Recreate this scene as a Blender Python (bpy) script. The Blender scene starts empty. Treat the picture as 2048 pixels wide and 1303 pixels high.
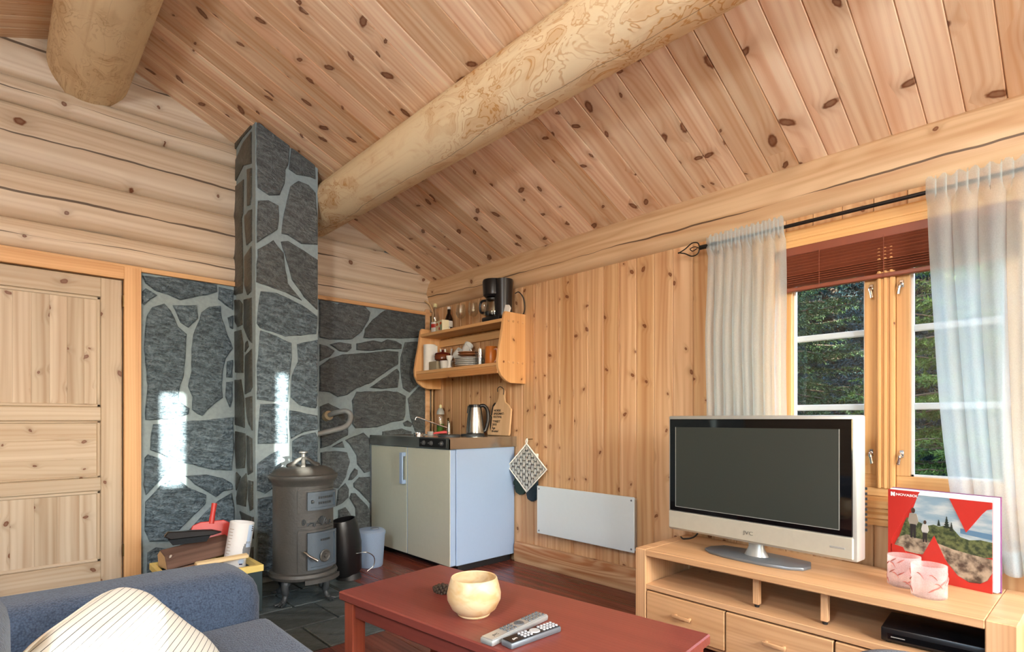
import bpy, bmesh, math, random
from mathutils import Vector, Matrix, noise as mnoise
PI = math.pi
R = random.Random(7)
sc = bpy.context.scene
COL = sc.collection

# ------------------------------------------------------------------ camera
# corner of the two walls in view = origin; back wall y = 0, right wall x = 0
CAM = Vector((-2.78, -4.0, 1.03)); FPX = 1100.0; HZ = 838.0
_n = math.hypot(1031.0, FPX); FX, FY = 1031.0/_n, FPX/_n; RX, RY = FPX/_n, -1031.0/_n
cam = bpy.data.cameras.new('camera'); camo = bpy.data.objects.new('camera', cam); COL.objects.link(camo)
camo.location = CAM; camo.rotation_euler = (PI/2, 0, math.atan2(-FX, FY))
cam.sensor_width = 36.0; cam.lens = FPX/2048*36.0; cam.shift_y = (HZ-651.5)/2048; cam.clip_start = 0.02; cam.clip_end = 300
sc.camera = camo

# ------------------------------------------------------------------ sky, sun, exposure
SUND = Vector((0.15, 1.0, -0.125)).normalized()          # direction the sunlight travels
w = bpy.data.worlds.new('sky'); sc.world = w; w.use_nodes = True
nt = w.node_tree; nt.nodes.clear()
_o = nt.nodes.new('ShaderNodeOutputWorld'); _b = nt.nodes.new('ShaderNodeBackground'); _s = nt.nodes.new('ShaderNodeTexSky')
_s.sky_type = 'NISHITA'; _s.sun_disc = False; _s.sun_elevation = math.radians(24); _s.sun_rotation = math.radians(188); _s.dust_density = 1.2; _s.ozone_density = 1.0
nt.links.new(_s.outputs[0], _b.inputs[0]); nt.links.new(_b.outputs[0], _o.inputs[0]); _b.inputs[1].default_value = 1.0
sl = bpy.data.lights.new('sun', 'SUN'); so = bpy.data.objects.new('sun', sl); COL.objects.link(so)
sl.energy = 26.0; sl.angle = math.radians(0.5); sl.color = (1.0, 0.93, 0.80)
so.rotation_euler = SUND.to_track_quat('-Z', 'Y').to_euler(); so.location = (-3.5, -12, 6)
def portal(loc, rot, sx, sy):
    l = bpy.data.lights.new('sky_portal', 'AREA'); l.shape = 'RECTANGLE'; l.size = sx; l.size_y = sy; l.cycles.is_portal = True
    o = bpy.data.objects.new('sky_portal', l); COL.objects.link(o); o.location = loc; o.rotation_euler = rot
portal((0.16, -3.375, 1.26), (0, PI/2, 0), 1.1, 0.9)       # area lights shine along local -Z: here towards -X
portal((0.16, -5.15, 1.35), (0, PI/2, 0), 1.5, 1.6)
portal((-4.92, -4.6, 1.35), (0, -PI/2, 0), 1.4, 1.7)
portal((-1.0, -6.15, 1.4), (PI/2, 0, 0), 1.8, 1.5)
sc.view_settings.view_transform = 'Standard'; sc.view_settings.look = 'None'; sc.view_settings.gamma = 1.0
sc.view_settings.use_curve_mapping = False
sc.view_settings.exposure = 1.02
cy = sc.cycles
cy.use_light_tree = False; cy.max_bounces = 6; cy.diffuse_bounces = 3; cy.glossy_bounces = 3; cy.transmission_bounces = 4; cy.transparent_max_bounces = 10
cy.caustics_reflective = False; cy.caustics_refractive = False

# ------------------------------------------------------------------ helpers
def ray(px, py):
    u = (px-1024)/FPX; return Vector((FX+u*RX, FY+u*RY, (HZ-py)/FPX))
def onx(px, py, x): d = ray(px, py); return CAM + d*((x-CAM.x)/d.x)
def ony(px, py, y): d = ray(px, py); return CAM + d*((y-CAM.y)/d.y)
def onz(px, py, z): d = ray(px, py); return CAM + d*((z-CAM.z)/d.z)

def setp(o, label=None, cat=None, group=None, kind=None):
    if label: o['label'] = label
    if cat: o['category'] = cat
    if group: o['group'] = group
    if kind: o['kind'] = kind
    return o
def thing(name, label, cat, loc=(0, 0, 0), rz=0.0, group=None):
    o = bpy.data.objects.new(name, None); COL.objects.link(o); o.location = loc; o.rotation_euler = (0, 0, rz); o.empty_display_size = 0.05
    return setp(o, label, cat, group)
def link(name, me, mat=None, parent=None, loc=None, rot=None):
    o = bpy.data.objects.new(name, me); COL.objects.link(o)
    if mat and not me.materials: me.materials.append(mat)
    if parent: o.parent = parent
    if loc is not None: o.location = loc
    if rot is not None: o.rotation_euler = rot
    return o
def mesh(name, bm, smooth=40):
    me = bpy.data.meshes.new(name)
    bmesh.ops.recalc_face_normals(bm, faces=bm.faces)
    bm.to_mesh(me); bm.free()
    if smooth:
        for p in me.polygons: p.use_smooth = True
        try: me.set_sharp_from_angle(angle=math.radians(smooth))
        except Exception: pass
    return me
def obj(name, bm, mat, parent=None, loc=None, rot=None, smooth=40):
    return link(name, mesh(name, bm, smooth), mat, parent, loc, rot)
def tag(o, *a, **k): return setp(o, *a, **k)

def add_box(bm, x0, x1, y0, y1, z0, z1, bev=0.0, seg=1):
    b2 = bmesh.new() if bev else bm
    vs = [b2.verts.new(p) for p in ((x0,y0,z0),(x1,y0,z0),(x1,y1,z0),(x0,y1,z0),(x0,y0,z1),(x1,y0,z1),(x1,y1,z1),(x0,y1,z1))]
    for f in ((3,2,1,0),(4,5,6,7),(0,1,5,4),(1,2,6,5),(2,3,7,6),(3,0,4,7)): b2.faces.new([vs[i] for i in f])
    if bev:
        bmesh.ops.bevel(b2, geom=b2.edges[:], offset=bev, segments=seg, profile=0.5, affect='EDGES')
        merge(bm, b2)
def merge(bm, b2):
    me = bpy.data.meshes.new('tmp'); b2.to_mesh(me); b2.free(); bm.from_mesh(me); bpy.data.meshes.remove(me)
def box(name, x0, x1, y0, y1, z0, z1, mat, parent=None, bev=0.002, seg=1, loc=None, rot=None, smooth=35):
    bm = bmesh.new(); add_box(bm, min(x0,x1), max(x0,x1), min(y0,y1), max(y0,y1), min(z0,z1), max(z0,z1), bev, seg)
    return obj(name, bm, mat, parent, loc, rot, smooth)
def add_lathe(bm, prof, seg=28, c=(0,0,0), sx=1.0, sy=1.0, close=False):
    rings = []
    for r, z in prof:
        if r < 1e-5: rings.append([bm.verts.new((c[0], c[1], c[2]+z))])
        else: rings.append([bm.verts.new((c[0]+sx*r*math.cos(2*PI*i/seg), c[1]+sy*r*math.sin(2*PI*i/seg), c[2]+z)) for i in range(seg)])
    pr = list(zip(rings, rings[1:]))
    if close: pr.append((rings[-1], rings[0]))
    for a, b in pr:
        for i in range(seg):
            j = (i+1) % seg
            if len(a) == 1 and len(b) == 1: continue
            if len(a) == 1: bm.faces.new((a[0], b[j], b[i]))
            elif len(b) == 1: bm.faces.new((a[i], a[j], b[0]))
            else: bm.faces.new((a[i], a[j], b[j], b[i]))
def lathe(name, prof, mat, parent=None, seg=28, c=(0,0,0), sx=1.0, sy=1.0, loc=None, rot=None, close=False, smooth=40):
    bm = bmesh.new(); add_lathe(bm, prof, seg, c, sx, sy, close); return obj(name, bm, mat, parent, loc, rot, smooth)
def add_tube(bm, pts, r, seg=10, cap=True):
    pts = [Vector(p) for p in pts]; n = len(pts); rs = r if isinstance(r, (list, tuple)) else [r]*n
    up = Vector((0, 0, 1)); rings = []; prev = None
    for i, p in enumerate(pts):
        t = (pts[min(i+1, n-1)]-pts[max(i-1, 0)]).normalized()
        if prev is None:
            a = up if abs(t.dot(up)) < 0.9 else Vector((1, 0, 0)); u = t.cross(a).normalized()
        else:
            u = (prev - t*prev.dot(t)).normalized()
        prev = u; v = t.cross(u)
        rings.append([bm.verts.new(p + (u*math.cos(2*PI*k/seg)+v*math.sin(2*PI*k/seg))*rs[i]) for k in range(seg)])
    for a, b in zip(rings, rings[1:]):
        for k in range(seg): bm.faces.new((a[k], a[(k+1) % seg], b[(k+1) % seg], b[k]))
    if cap: bm.faces.new(rings[0][::-1]); bm.faces.new(rings[-1])
def tube(name, pts, r, mat, parent=None, seg=10, loc=None, rot=None, smooth=50):
    bm = bmesh.new(); add_tube(bm, pts, r, seg); return obj(name, bm, mat, parent, loc, rot, smooth)
def bez(pts, n=6):
    """Catmull-Rom through pts"""
    P = [Vector(p) for p in pts]; P = [P[0]*2-P[1]] + P + [P[-1]*2-P[-2]]; out = []
    for i in range(1, len(P)-2):
        for k in range(n):
            t = k/n; a, b, c, d = P[i-1], P[i], P[i+1], P[i+2]
            out.append(0.5*((2*b)+(c-a)*t+(2*a-5*b+4*c-d)*t*t+(3*b-a-3*c+d)*t**3))
    out.append(P[-2]); return out
def add_prism(bm, poly, d0, d1, ax='Z', bev=0.0, seg=1):
    """polygon in a plane, extruded along ax. poly coords: Z:(x,y) Y:(x,z) X:(y,z)"""
    def v(p, d):
        return (p[0], p[1], d) if ax == 'Z' else ((p[0], d, p[1]) if ax == 'Y' else (d, p[0], p[1]))
    b2 = bmesh.new() if bev else bm
    a = [b2.verts.new(v(p, d0)) for p in poly]; b = [b2.verts.new(v(p, d1)) for p in poly]
    b2.faces.new(a[::-1]); b2.faces.new(b); n = len(poly)
    for i in range(n): b2.faces.new((a[i], a[(i+1) % n], b[(i+1) % n], b[i]))
    if bev:
        bmesh.ops.recalc_face_normals(b2, faces=b2.faces)
        es = [e for e in b2.edges if e.calc_face_angle(0) > 0.6]
        bmesh.ops.bevel(b2, geom=es, offset=bev, segments=seg, profile=0.5, affect='EDGES'); merge(bm, b2)
def prism(name, poly, d0, d1, mat, parent=None, ax='Z', bev=0.0, seg=1, loc=None, rot=None, smooth=35):
    bm = bmesh.new(); add_prism(bm, poly, d0, d1, ax, bev, seg); return obj(name, bm, mat, parent, loc, rot, smooth)
def text_obj(name, s, size, mat, parent, loc, rot, ext=0.0006, align='LEFT', sx=1.0, bold=0.0):
    cu = bpy.data.curves.new('t', 'FONT'); cu.body = s; cu.size = size; cu.extrude = ext; cu.align_x = align; cu.offset = bold; cu.resolution_u = 3
    to = bpy.data.objects.new('t', cu); COL.objects.link(to)
    me = bpy.data.meshes.new_from_object(to); me.name = name
    bpy.data.objects.remove(to); bpy.data.curves.remove(cu)
    me.materials.clear(); o = link(name, me, mat, parent, loc, rot); o.scale = (sx, 1, 1); return o
def copy_thing(root, loc, rz=0.0, label=None):
    r = root.copy(); COL.objects.link(r); r.location = loc; r.rotation_euler = (0, 0, rz)
    if label: r['label'] = label
    for ch in root.children:
        c = ch.copy(); COL.objects.link(c); c.parent = r
        for g in ch.children:
            d = g.copy(); COL.objects.link(d); d.parent = c
    return r

# ------------------------------------------------------------------ materials
def lin(c):
    return tuple((x/255/12.92 if x/255 <= 0.04045 else ((x/255+0.055)/1.055)**2.4) for x in c)
class G:
    def __init__(s, name):
        s.m = bpy.data.materials.new(name); s.m.use_nodes = True; s.nt = s.m.node_tree; s.nt.nodes.clear()
        s.out = s.nt.nodes.new('ShaderNodeOutputMaterial'); s.b = s.nt.nodes.new('ShaderNodeBsdfPrincipled')
        s.nt.links.new(s.b.outputs[0], s.out.inputs[0])
    def n(s, t, **k):
        nd = s.nt.nodes.new('ShaderNode'+t)
        for a, v in k.items(): setattr(nd, a, v)
        return nd
    def L(s, a, b):
        if hasattr(a, 'is_linked') or isinstance(a, bpy.types.NodeSocket): s.nt.links.new(a, b)
        elif isinstance(a, (tuple, list)) and len(a) == 3 and b.type == 'RGBA': b.default_value = (*a, 1)
        else: b.default_value = a
    def m_(s, op, a, b=None, c=None, clamp=False):
        nd = s.n('Math', operation=op, use_clamp=clamp); s.L(a, nd.inputs[0])
        if b is not None: s.L(b, nd.inputs[1])
        if c is not None: s.L(c, nd.inputs[2])
        return nd.outputs[0]
    def mix(s, f, a, b, mode='MIX'):
        nd = s.n('Mix', data_type='RGBA', blend_type=mode); s.L(f, nd.inputs[0]); s.L(a, nd.inputs[6]); s.L(b, nd.inputs[7]); return nd.outputs[2]
    def step(s, v, a, b):
        nd = s.n('MapRange', interpolation_type='SMOOTHSTEP'); s.L(v, nd.inputs[0]); nd.inputs[1].default_value = a; nd.inputs[2].default_value = b; return nd.outputs[0]
    def xyz(s, x, y, z):
        nd = s.n('CombineXYZ'); s.L(x, nd.inputs[0]); s.L(y, nd.inputs[1]); s.L(z, nd.inputs[2]); return nd.outputs[0]
    def noise(s, vec, scale=1.0, detail=2.0, rough=0.5, dist=0.0):
        nd = s.n('TexNoise'); s.L(vec, nd.inputs['Vector']); nd.inputs['Scale'].default_value = scale; nd.inputs['Detail'].default_value = detail
        nd.inputs['Roughness'].default_value = rough; nd.inputs['Distortion'].default_value = dist; return nd.outputs[0]
    def sep(s, v):
        nd = s.n('SeparateXYZ'); s.L(v, nd.inputs[0]); return nd.outputs
    def bump(s, h, strength, dist):
        nd = s.n('Bump'); nd.inputs['Strength'].default_value = strength; nd.inputs['Distance'].default_value = dist; s.L(h, nd.inputs['Height'])
        s.nt.links.new(nd.outputs[0], s.b.inputs['Normal'])
    def set(s, col=None, rough=None, metal=None, spec=None, **k):
        if col is not None: s.L(col, s.b.inputs['Base Color'])
        if rough is not None: s.L(rough, s.b.inputs['Roughness'])
        if metal is not None: s.L(metal, s.b.inputs['Metallic'])
        if spec is not None: s.L(spec, s.b.inputs['Specular IOR Level'])
        for a, v in k.items(): s.L(v, s.b.inputs[a.replace('_', ' ')])
        return s.m
MATS = {}
def flat(name, rgb, rough=0.5, metal=0.0, nz=0.06, nscale=40.0, bump=0.0, **k):
    if name in MATS: return MATS[name]
    g = G(name); tc = g.n('TexCoord').outputs['Object']; f = g.noise(tc, nscale, 3)
    c = lin(rgb); col = g.mix(f, tuple(x*(1-nz) for x in c), tuple(min(1, x*(1+nz)) for x in c))
    if bump: g.bump(g.noise(tc, nscale*3, 3), 0.4, bump)
    MATS[name] = g.set(col, rough, metal, **k); return MATS[name]

SAT = 0.89
def desat(c):
    l = 0.3*c[0]+0.55*c[1]+0.15*c[2]; return tuple(l+(x-l)*SAT for x in c)
def pine(name, light, dark, ax='XY', cell=(0.33, 0.12), knotp=0.6, rmax=0.013, ring=330.0, warp=14.0, rough=0.42, var=0.16, knot=(108, 52, 16), contrast=0.75, crack=0.0, stretch=0.62):
    g = G(name); tc = g.n('TexCoord').outputs['Object']; rnd = g.n('ObjectInfo').outputs['Random']
    s = g.sep(tc); I = {'X': 0, 'Y': 1, 'Z': 2}; third = [k for k in 'XYZ' if k not in ax][0]
    a = g.m_('MULTIPLY_ADD', rnd, 37.0, s[I[ax[0]]]); b = g.m_('MULTIPLY_ADD', rnd, 19.0, g.m_('ADD', s[I[ax[1]]], g.m_('MULTIPLY', s[I[third]], 0.7)))
    vo = g.n('TexVoronoi', voronoi_dimensions='2D', feature='F1'); vo.inputs['Randomness'].default_value = 0.95; vo.inputs['Scale'].default_value = 1.0
    g.L(g.xyz(g.m_('DIVIDE', a, cell[0]), g.m_('DIVIDE', b, cell[1]), 0.0), vo.inputs['Vector'])
    ps = g.sep(vo.outputs['Position']); cs = g.sep(vo.outputs['Color'])
    dx = g.m_('SUBTRACT', a, g.m_('MULTIPLY', ps[0], cell[0])); dy = g.m_('SUBTRACT', b, g.m_('MULTIPLY', ps[1], cell[1]))
    an = g.m_('MULTIPLY', cs[2], 3.1416); ca, sa = g.m_('COSINE', an), g.m_('SINE', an)
    ku = g.m_('MULTIPLY', g.m_('ADD', g.m_('MULTIPLY', dx, ca), g.m_('MULTIPLY', dy, sa)), stretch)
    kv = g.m_('SUBTRACT', g.m_('MULTIPLY', dy, ca), g.m_('MULTIPLY', dx, sa))
    d = g.m_('SQRT', g.m_('ADD', g.m_('MULTIPLY', ku, ku), g.m_('MULTIPLY', kv, kv)))
    rag = g.noise(tc, 70, 0); d2 = g.m_('MULTIPLY_ADD', g.m_('SUBTRACT', rag, 0.5), 0.006, d)
    gate = g.m_('LESS_THAN', cs[1], knotp); r = g.m_('MULTIPLY_ADD', cs[0], rmax, 0.0045)
    kn = g.m_('MULTIPLY', gate, g.m_('SUBTRACT', 1.0, g.step(g.m_('DIVIDE', d2, r), 0.72, 1.15)))
    q = g.m_('DIVIDE', d, g.m_('MULTIPLY', r, 2.4)); halo = g.m_('MULTIPLY', gate, g.m_('POWER', 2.718, g.m_('MULTIPLY', g.m_('MULTIPLY', q, q), -1.0)))
    low = g.noise(g.xyz(g.m_('MULTIPLY', a, 0.9), g.m_('MULTIPLY', b, 7.0), s[I[third]]), 1.0, 1.0)
    ph = g.m_('ADD', g.m_('MULTIPLY_ADD', b, ring, g.m_('MULTIPLY', low, warp)), g.m_('MULTIPLY', halo, 7.0))
    st = g.m_('POWER', g.m_('MULTIPLY_ADD', g.m_('SINE', ph), 0.5, 0.5), 1.8)
    fib = g.noise(g.xyz(g.m_('MULTIPLY', a, 5.0), g.m_('MULTIPLY', b, 300.0), s[I[third]]), 1.0, 1.0)
    low2 = g.noise(g.xyz(g.m_('MULTIPLY', a, 0.5), g.m_('MULTIPLY', b, 22.0), 0.0), 1.0, 1.0)
    fac = g.m_('ADD', g.m_('MULTIPLY', st, 0.26*contrast), g.m_('ADD', g.m_('MULTIPLY', fib, 0.24*contrast), g.m_('MULTIPLY', g.step(low2, 0.3, 0.72), 0.62*contrast)), clamp=True)
    L_, D_ = desat(lin(light)), desat(lin(dark))
    col = g.mix(fac, L_, D_)
    val = g.m_('MULTIPLY_ADD', rnd, var, 1-var*0.5)
    hs = g.n('HueSaturation'); hs.inputs['Hue'].default_value = 0.5; g.L(g.m_('MULTIPLY_ADD', rnd, -var*0.5, 1+var*0.25), hs.inputs['Saturation']); g.L(val, hs.inputs['Value']); g.L(col, hs.inputs['Color']); col = hs.outputs[0]
    K = lin(knot); col = g.mix(g.m_('MULTIPLY', halo, 0.45), col, tuple(x*0.62 for x in D_))
    core = g.m_('SUBTRACT', 1.0, g.step(g.m_('DIVIDE', d2, r), 0.3, 0.8))
    col = g.mix(g.m_('MULTIPLY', kn, g.m_('SUBTRACT', 0.94, g.m_('MULTIPLY', core, 0.22))), col, K)
    h = g.m_('MULTIPLY', st, -0.25)
    if crack:
        off = g.m_('MULTIPLY', g.m_('SUBTRACT', g.noise(g.xyz(g.m_('MULTIPLY', a, 1.6), 3.0, rnd), 1.0, 4), 0.5), 0.07)
        gt = g.step(g.noise(g.xyz(g.m_('MULTIPLY', a, 0.9), 9.0, rnd), 1.0, 2), 0.36, 0.56)
        w_ = g.m_('MULTIPLY', gt, crack); bl = g.m_('SUBTRACT', s[I[ax[1]]], off)
        ck = g.m_('SUBTRACT', 1.0, g.step(g.m_('DIVIDE', g.m_('ABSOLUTE', bl), g.m_('MAXIMUM', w_, 0.0002)), 0.6, 1.2))
        col = g.mix(g.m_('MULTIPLY', ck, 0.85), col, lin((62, 40, 26))); h = g.m_('SUBTRACT', h, g.m_('MULTIPLY', ck, 4.0))
    g.bump(h, 0.25, 0.0015)
    return g.set(col, rough, spec=0.35)

PINE_CEIL = pine('pine_ceiling', (252, 220, 180), (222, 160, 110), cell=(0.30, 0.12), knotp=0.64, rmax=0.016, var=0.30, stretch=0.5, ring=190.0, warp=26.0, contrast=0.95)
PINE_WALL = pine('pine_panel', (230, 186, 134), (194, 134, 80), cell=(0.27, 0.10), knotp=0.6, rmax=0.007, var=0.2, ring=190.0, warp=22.0, contrast=0.95)
PINE_TRIM = pine('pine_trim', (236, 186, 126), (196, 128, 66), cell=(0.9, 0.2), knotp=0.5, ring=420, warp=22, var=0.08)
PINE_LOG = pine('pine_log', (236, 204, 162), (196, 146, 96), cell=(0.9, 0.22), knotp=0.55, rmax=0.024, ring=210, warp=34, var=0.08, crack=0.0035, stretch=0.8, contrast=0.85)
PINE_LOGB = pine('pale_log', (226, 198, 162), (184, 144, 104), cell=(0.75, 0.16), knotp=0.6, rmax=0.02, ring=230, warp=30, var=0.1, crack=0.006, stretch=0.8, contrast=0.8)
PINE_DOORV = pine('pine_door', (236, 208, 170), (204, 162, 116), cell=(0.22, 0.10), knotp=0.5, rmax=0.009, ring=260, var=0.14, contrast=0.8)
PINE_SHELF = pine('pine_shelf', (238, 186, 120), (212, 146, 78), cell=(0.4, 0.12), knotp=0.4, rmax=0.008, var=0.08)
PINE_SHELFV = pine('pine_shelf_upright', (238, 186, 120), (212, 146, 78), ax='ZX', cell=(0.25, 0.07), knotp=0.5, rmax=0.006, var=0.08)
PINE_SHELFY = pine('pine_shelf_board', (238, 186, 120), (212, 146, 78), ax='YX', cell=(0.4, 0.12), knotp=0.4, rmax=0.007, var=0.08)
OAK = pine('waxed_oak', (224, 178, 128), (188, 136, 86), ax='YX', cell=(2.0, 0.5), knotp=0.2, rmax=0.01, ring=500, warp=30, var=0.06, rough=0.4)
OAKZ = pine('waxed_oak_front', (226, 180, 128), (190, 138, 86), ax='YZ', cell=(0.8, 0.25), knotp=0.35, rmax=0.01, ring=300, warp=40, var=0.1, rough=0.4)
OAKV = pine('waxed_oak_upright', (224, 178, 128), (188, 136, 86), ax='ZY', cell=(2.0, 0.5), knotp=0.2, ring=500, warp=20, var=0.06, rough=0.4)
FLOORW = pine('red_brown_floorboard', (136, 68, 50), (96, 42, 32), ax='XY', cell=(0.9, 0.14), knotp=0.3, ring=260, warp=20, var=0.12, rough=0.22, knot=(60, 26, 20), contrast=0.9)
TABLEW = pine('red_stained_wood', (138, 62, 50), (108, 46, 38), ax='YX', cell=(2, 0.4), knotp=0.1, ring=400, warp=16, var=0.04, rough=0.28, knot=(70, 30, 22), contrast=0.5)
CUTB = pine('beech', (232, 192, 142), (208, 160, 108), ax='ZY', cell=(3, 1), knotp=0.0, ring=500, warp=10, var=0.02)

def peeled(name, light, tan, crk=0.8):
    g = G(name); tc = g.n('TexCoord').outputs['Object']; s = g.sep(tc)
    v = g.xyz(s[0], g.m_('MULTIPLY', s[1], 0.55), s[2])
    n1 = g.noise(v, 11, 3, 0.5, 0.9); n2 = g.noise(v, 3.0, 2)
    ct = g.m_('ABSOLUTE', g.m_('SINE', g.m_('MULTIPLY', n1, 26)))
    edge = g.m_('SUBTRACT', 1.0, g.step(ct, 0.05, 0.5))
    patch = g.step(g.m_('ADD', g.m_('MULTIPLY', n1, 0.6), g.m_('MULTIPLY', n2, 0.5)), 0.48, 0.66)
    fac = g.m_('ADD', g.m_('MULTIPLY', edge, g.m_('MULTIPLY', g.step(n2, 0.34, 0.52), 0.62)), g.m_('MULTIPLY', patch, 0.5), clamp=True)
    col = g.mix(fac, lin(light), lin(tan))
    streak = g.noise(g.xyz(g.m_('MULTIPLY', s[0], 60), g.m_('MULTIPLY', s[1], 1.4), g.m_('MULTIPLY', s[2], 60)), 1, 2)
    col = g.mix(g.m_('MULTIPLY', g.step(streak, 0.5, 0.8), 0.35), col, lin((205, 160, 108)))
    off = g.m_('MULTIPLY', g.m_('SUBTRACT', g.noise(g.xyz(0.0, g.m_('MULTIPLY', s[1], 1.1), 5.0), 1, 4), 0.5), 0.16)
    ck = g.m_('SUBTRACT', 1.0, g.step(g.m_('ABSOLUTE', g.m_('SUBTRACT', g.m_('SUBTRACT', s[0], -0.02), off)), 0.0004, 0.0016))
    col = g.mix(g.m_('MULTIPLY', ck, crk), col, lin((92, 58, 34)))
    g.bump(g.m_('ADD', fac, g.m_('MULTIPLY', ck, -3.0*crk)), 0.3, 0.004); return g.set(col, 0.55, spec=0.3)
PEEL = peeled('peeled_log', (242, 220, 180), (206, 152, 92))
PEEL2 = peeled('peeled_ridge_log', (240, 214, 172), (206, 168, 120), 0.1)

def stone_mat(name, dark, light, bdist, scale=26):
    g = G(name); tc = g.n('TexCoord').outputs['Object']; rnd = g.n('ObjectInfo').outputs['Random']
    n2 = g.noise(tc, 5, 1); n3 = g.noise(tc, 150, 1)
    s = g.sep(tc); hu = g.m_('ADD', s[0], s[1]); v = g.xyz(g.m_('MULTIPLY', hu, 0.55), 0.0, g.m_('MULTIPLY_ADD', hu, 0.25, g.m_('MULTIPLY', s[2], 1.6)))
    n4 = g.noise(v, scale*1.1, 3, 0.6, 0.8); n1 = g.noise(tc, scale*2.4, 3, 0.6)
    f = g.m_('ADD', g.m_('MULTIPLY', n1, 0.35), g.m_('MULTIPLY', n4, 0.65))
    col = g.mix(g.step(f, 0.36, 0.68), lin(dark), lin(light))
    col = g.mix(g.m_('MULTIPLY', g.step(n3, 0.66, 0.74), 0.35), col, lin((150, 158, 156)))
    hs = g.n('HueSaturation'); g.L(g.m_('MULTIPLY_ADD', rnd, 0.3, 0.85), hs.inputs['Value']); g.L(col, hs.inputs['Color'])
    g.bump(g.m_('ADD', g.m_('MULTIPLY', f, 1.0), g.m_('MULTIPLY', n3, 0.08)), 0.9, bdist); return g.set(hs.outputs[0], 0.4, spec=0.6)
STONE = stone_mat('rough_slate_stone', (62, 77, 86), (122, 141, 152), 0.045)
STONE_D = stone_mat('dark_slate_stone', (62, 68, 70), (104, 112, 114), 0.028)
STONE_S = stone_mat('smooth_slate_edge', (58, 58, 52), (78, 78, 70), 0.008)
TILE = stone_mat('slate_floor_tile', (58, 66, 68), (88, 98, 100), 0.012, 14)
def mortar_mat():
    g = G('mortar'); tc = g.n('TexCoord').outputs['Object']; n1 = g.noise(tc, 40, 4)
    g.bump(n1, 0.4, 0.006); return g.set(g.mix(n1, lin((126, 142, 146)), lin((158, 173, 178))), 0.85)
MORTAR = mortar_mat()
GROUT = flat('tile_grout', (190, 198, 200), 0.9, nz=0.15)

WHITE_EN = flat('white_enamel', (158, 182, 214), 0.28, nz=0.02)
CHAMP = flat('champagne_enamel', (206, 209, 192), 0.30, metal=0.1, nz=0.03)
STEEL = flat('brushed_steel', (190, 190, 186), 0.22, metal=1.0, nz=0.05)
CHROME = flat('chrome', (225, 225, 225), 0.07, metal=1.0, nz=0.02)
BLACKP = flat('black_plastic', (22, 22, 24), 0.3, nz=0.1)
BLACKM = flat('matte_black', (26, 26, 28), 0.55, nz=0.1)
IRON = flat('cast_iron', (74, 73, 70), 0.45, metal=0.15, nz=0.18, nscale=25, bump=0.003)
IRON_D = flat('dark_cast_iron', (56, 60, 62), 0.5, metal=0.15, nz=0.15, bump=0.002)
SILVER = flat('silver_plastic', (188, 190, 186), 0.35, metal=0.5, nz=0.03)
SILVER_D = flat('grey_plastic', (120, 126, 132), 0.35, metal=0.4, nz=0.03)
HEATW = flat('heater_white', (216, 226, 228), 0.4, nz=0.02)
RED = flat('red_plastic', (196, 52, 42), 0.4, nz=0.06)
YELLOW = flat('pale_yellow_paint', (222, 196, 112), 0.5)
DGREEN = flat('dark_green_paint', (26, 44, 46), 0.5)
CERAMIC = flat('white_ceramic', (232, 230, 224), 0.2, nz=0.02)
ORANGE = flat('orange_ceramic', (206, 118, 44), 0.3, nz=0.05)
BROWNC = flat('brown_glaze', (110, 52, 24), 0.2, nz=0.1)
TAUPE = flat('taupe_ceramic', (150, 140, 118), 0.35)
BRASS = flat('aged_brass', (120, 96, 60), 0.4, metal=0.8)
INK = flat('black_ink', (28, 20, 16), 0.7, nz=0.0)
def weave(name, c1, c2, scale, bd, rough=0.9):
    g = G(name); tc = g.n('TexCoord').outputs['Object']
    vo = g.n('TexVoronoi', feature='F1'); vo.inputs['Scale'].default_value = scale; g.L(tc, vo.inputs['Vector'])
    n = g.noise(tc, scale*0.35, 3); f = g.m_('ADD', g.m_('MULTIPLY', vo.outputs['Distance'], 0.7), g.m_('MULTIPLY', n, 0.45), clamp=True)
    g.bump(g.m_('SUBTRACT', 1.0, vo.outputs['Distance']), 0.5, bd); return g.set(g.mix(f, lin(c1), lin(c2)), rough, spec=0.25, Sheen_Weight=0.15)
SOFA = weave('blue_grey_weave', (82, 98, 120), (34, 45, 62), 210, 0.004)
FELT = flat('cream_quilt', (240, 238, 230), 0.9, nz=0.05, nscale=20, bump=0.001)
MITT = weave('dark_teal_mitt', (44, 66, 76), (24, 38, 48), 160, 0.002)
REDC = weave('red_cloth', (186, 44, 52), (150, 30, 40), 160, 0.002)
def glass_mat(name, tint=(1, 1, 1), rough=0.0, fres=1.45, mixmin=0.0):
    g = G(name); g.nt.nodes.remove(g.b); t = g.n('BsdfTransparent'); gl = g.n('BsdfGlossy'); mx = g.n('MixShader'); fr = g.n('LayerWeight')
    t.inputs[0].default_value = (*tint, 1); gl.inputs['Roughness'].default_value = rough; fr.inputs[0].default_value = 0.5
    tc = g.n('TexCoord').outputs['Object']; f = g.m_('ADD', g.m_('MULTIPLY', g.m_('POWER', fr.outputs[1], 3.5), 0.75), g.m_('MULTIPLY_ADD', g.noise(tc, 8, 1), 0.02, 0.03+mixmin))
    g.L(f, mx.inputs[0]); g.nt.links.new(t.outputs[0], mx.inputs[1]); g.nt.links.new(gl.outputs[0], mx.inputs[2]); g.nt.links.new(mx.outputs[0], g.out.inputs[0]); return g.m
PANE = glass_mat('window_glass', (0.97, 0.99, 1.0))
GLASSW = glass_mat('clear_glass', (0.94, 0.95, 0.94), 0.02, 1.5, 0.05)
GLASSG = glass_mat('green_bottle_glass', (0.35, 0.55, 0.25), 0.03, 1.5)
GLASSB = glass_mat('brown_jar_glass', (0.30, 0.10, 0.04), 0.03, 1.5)
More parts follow.
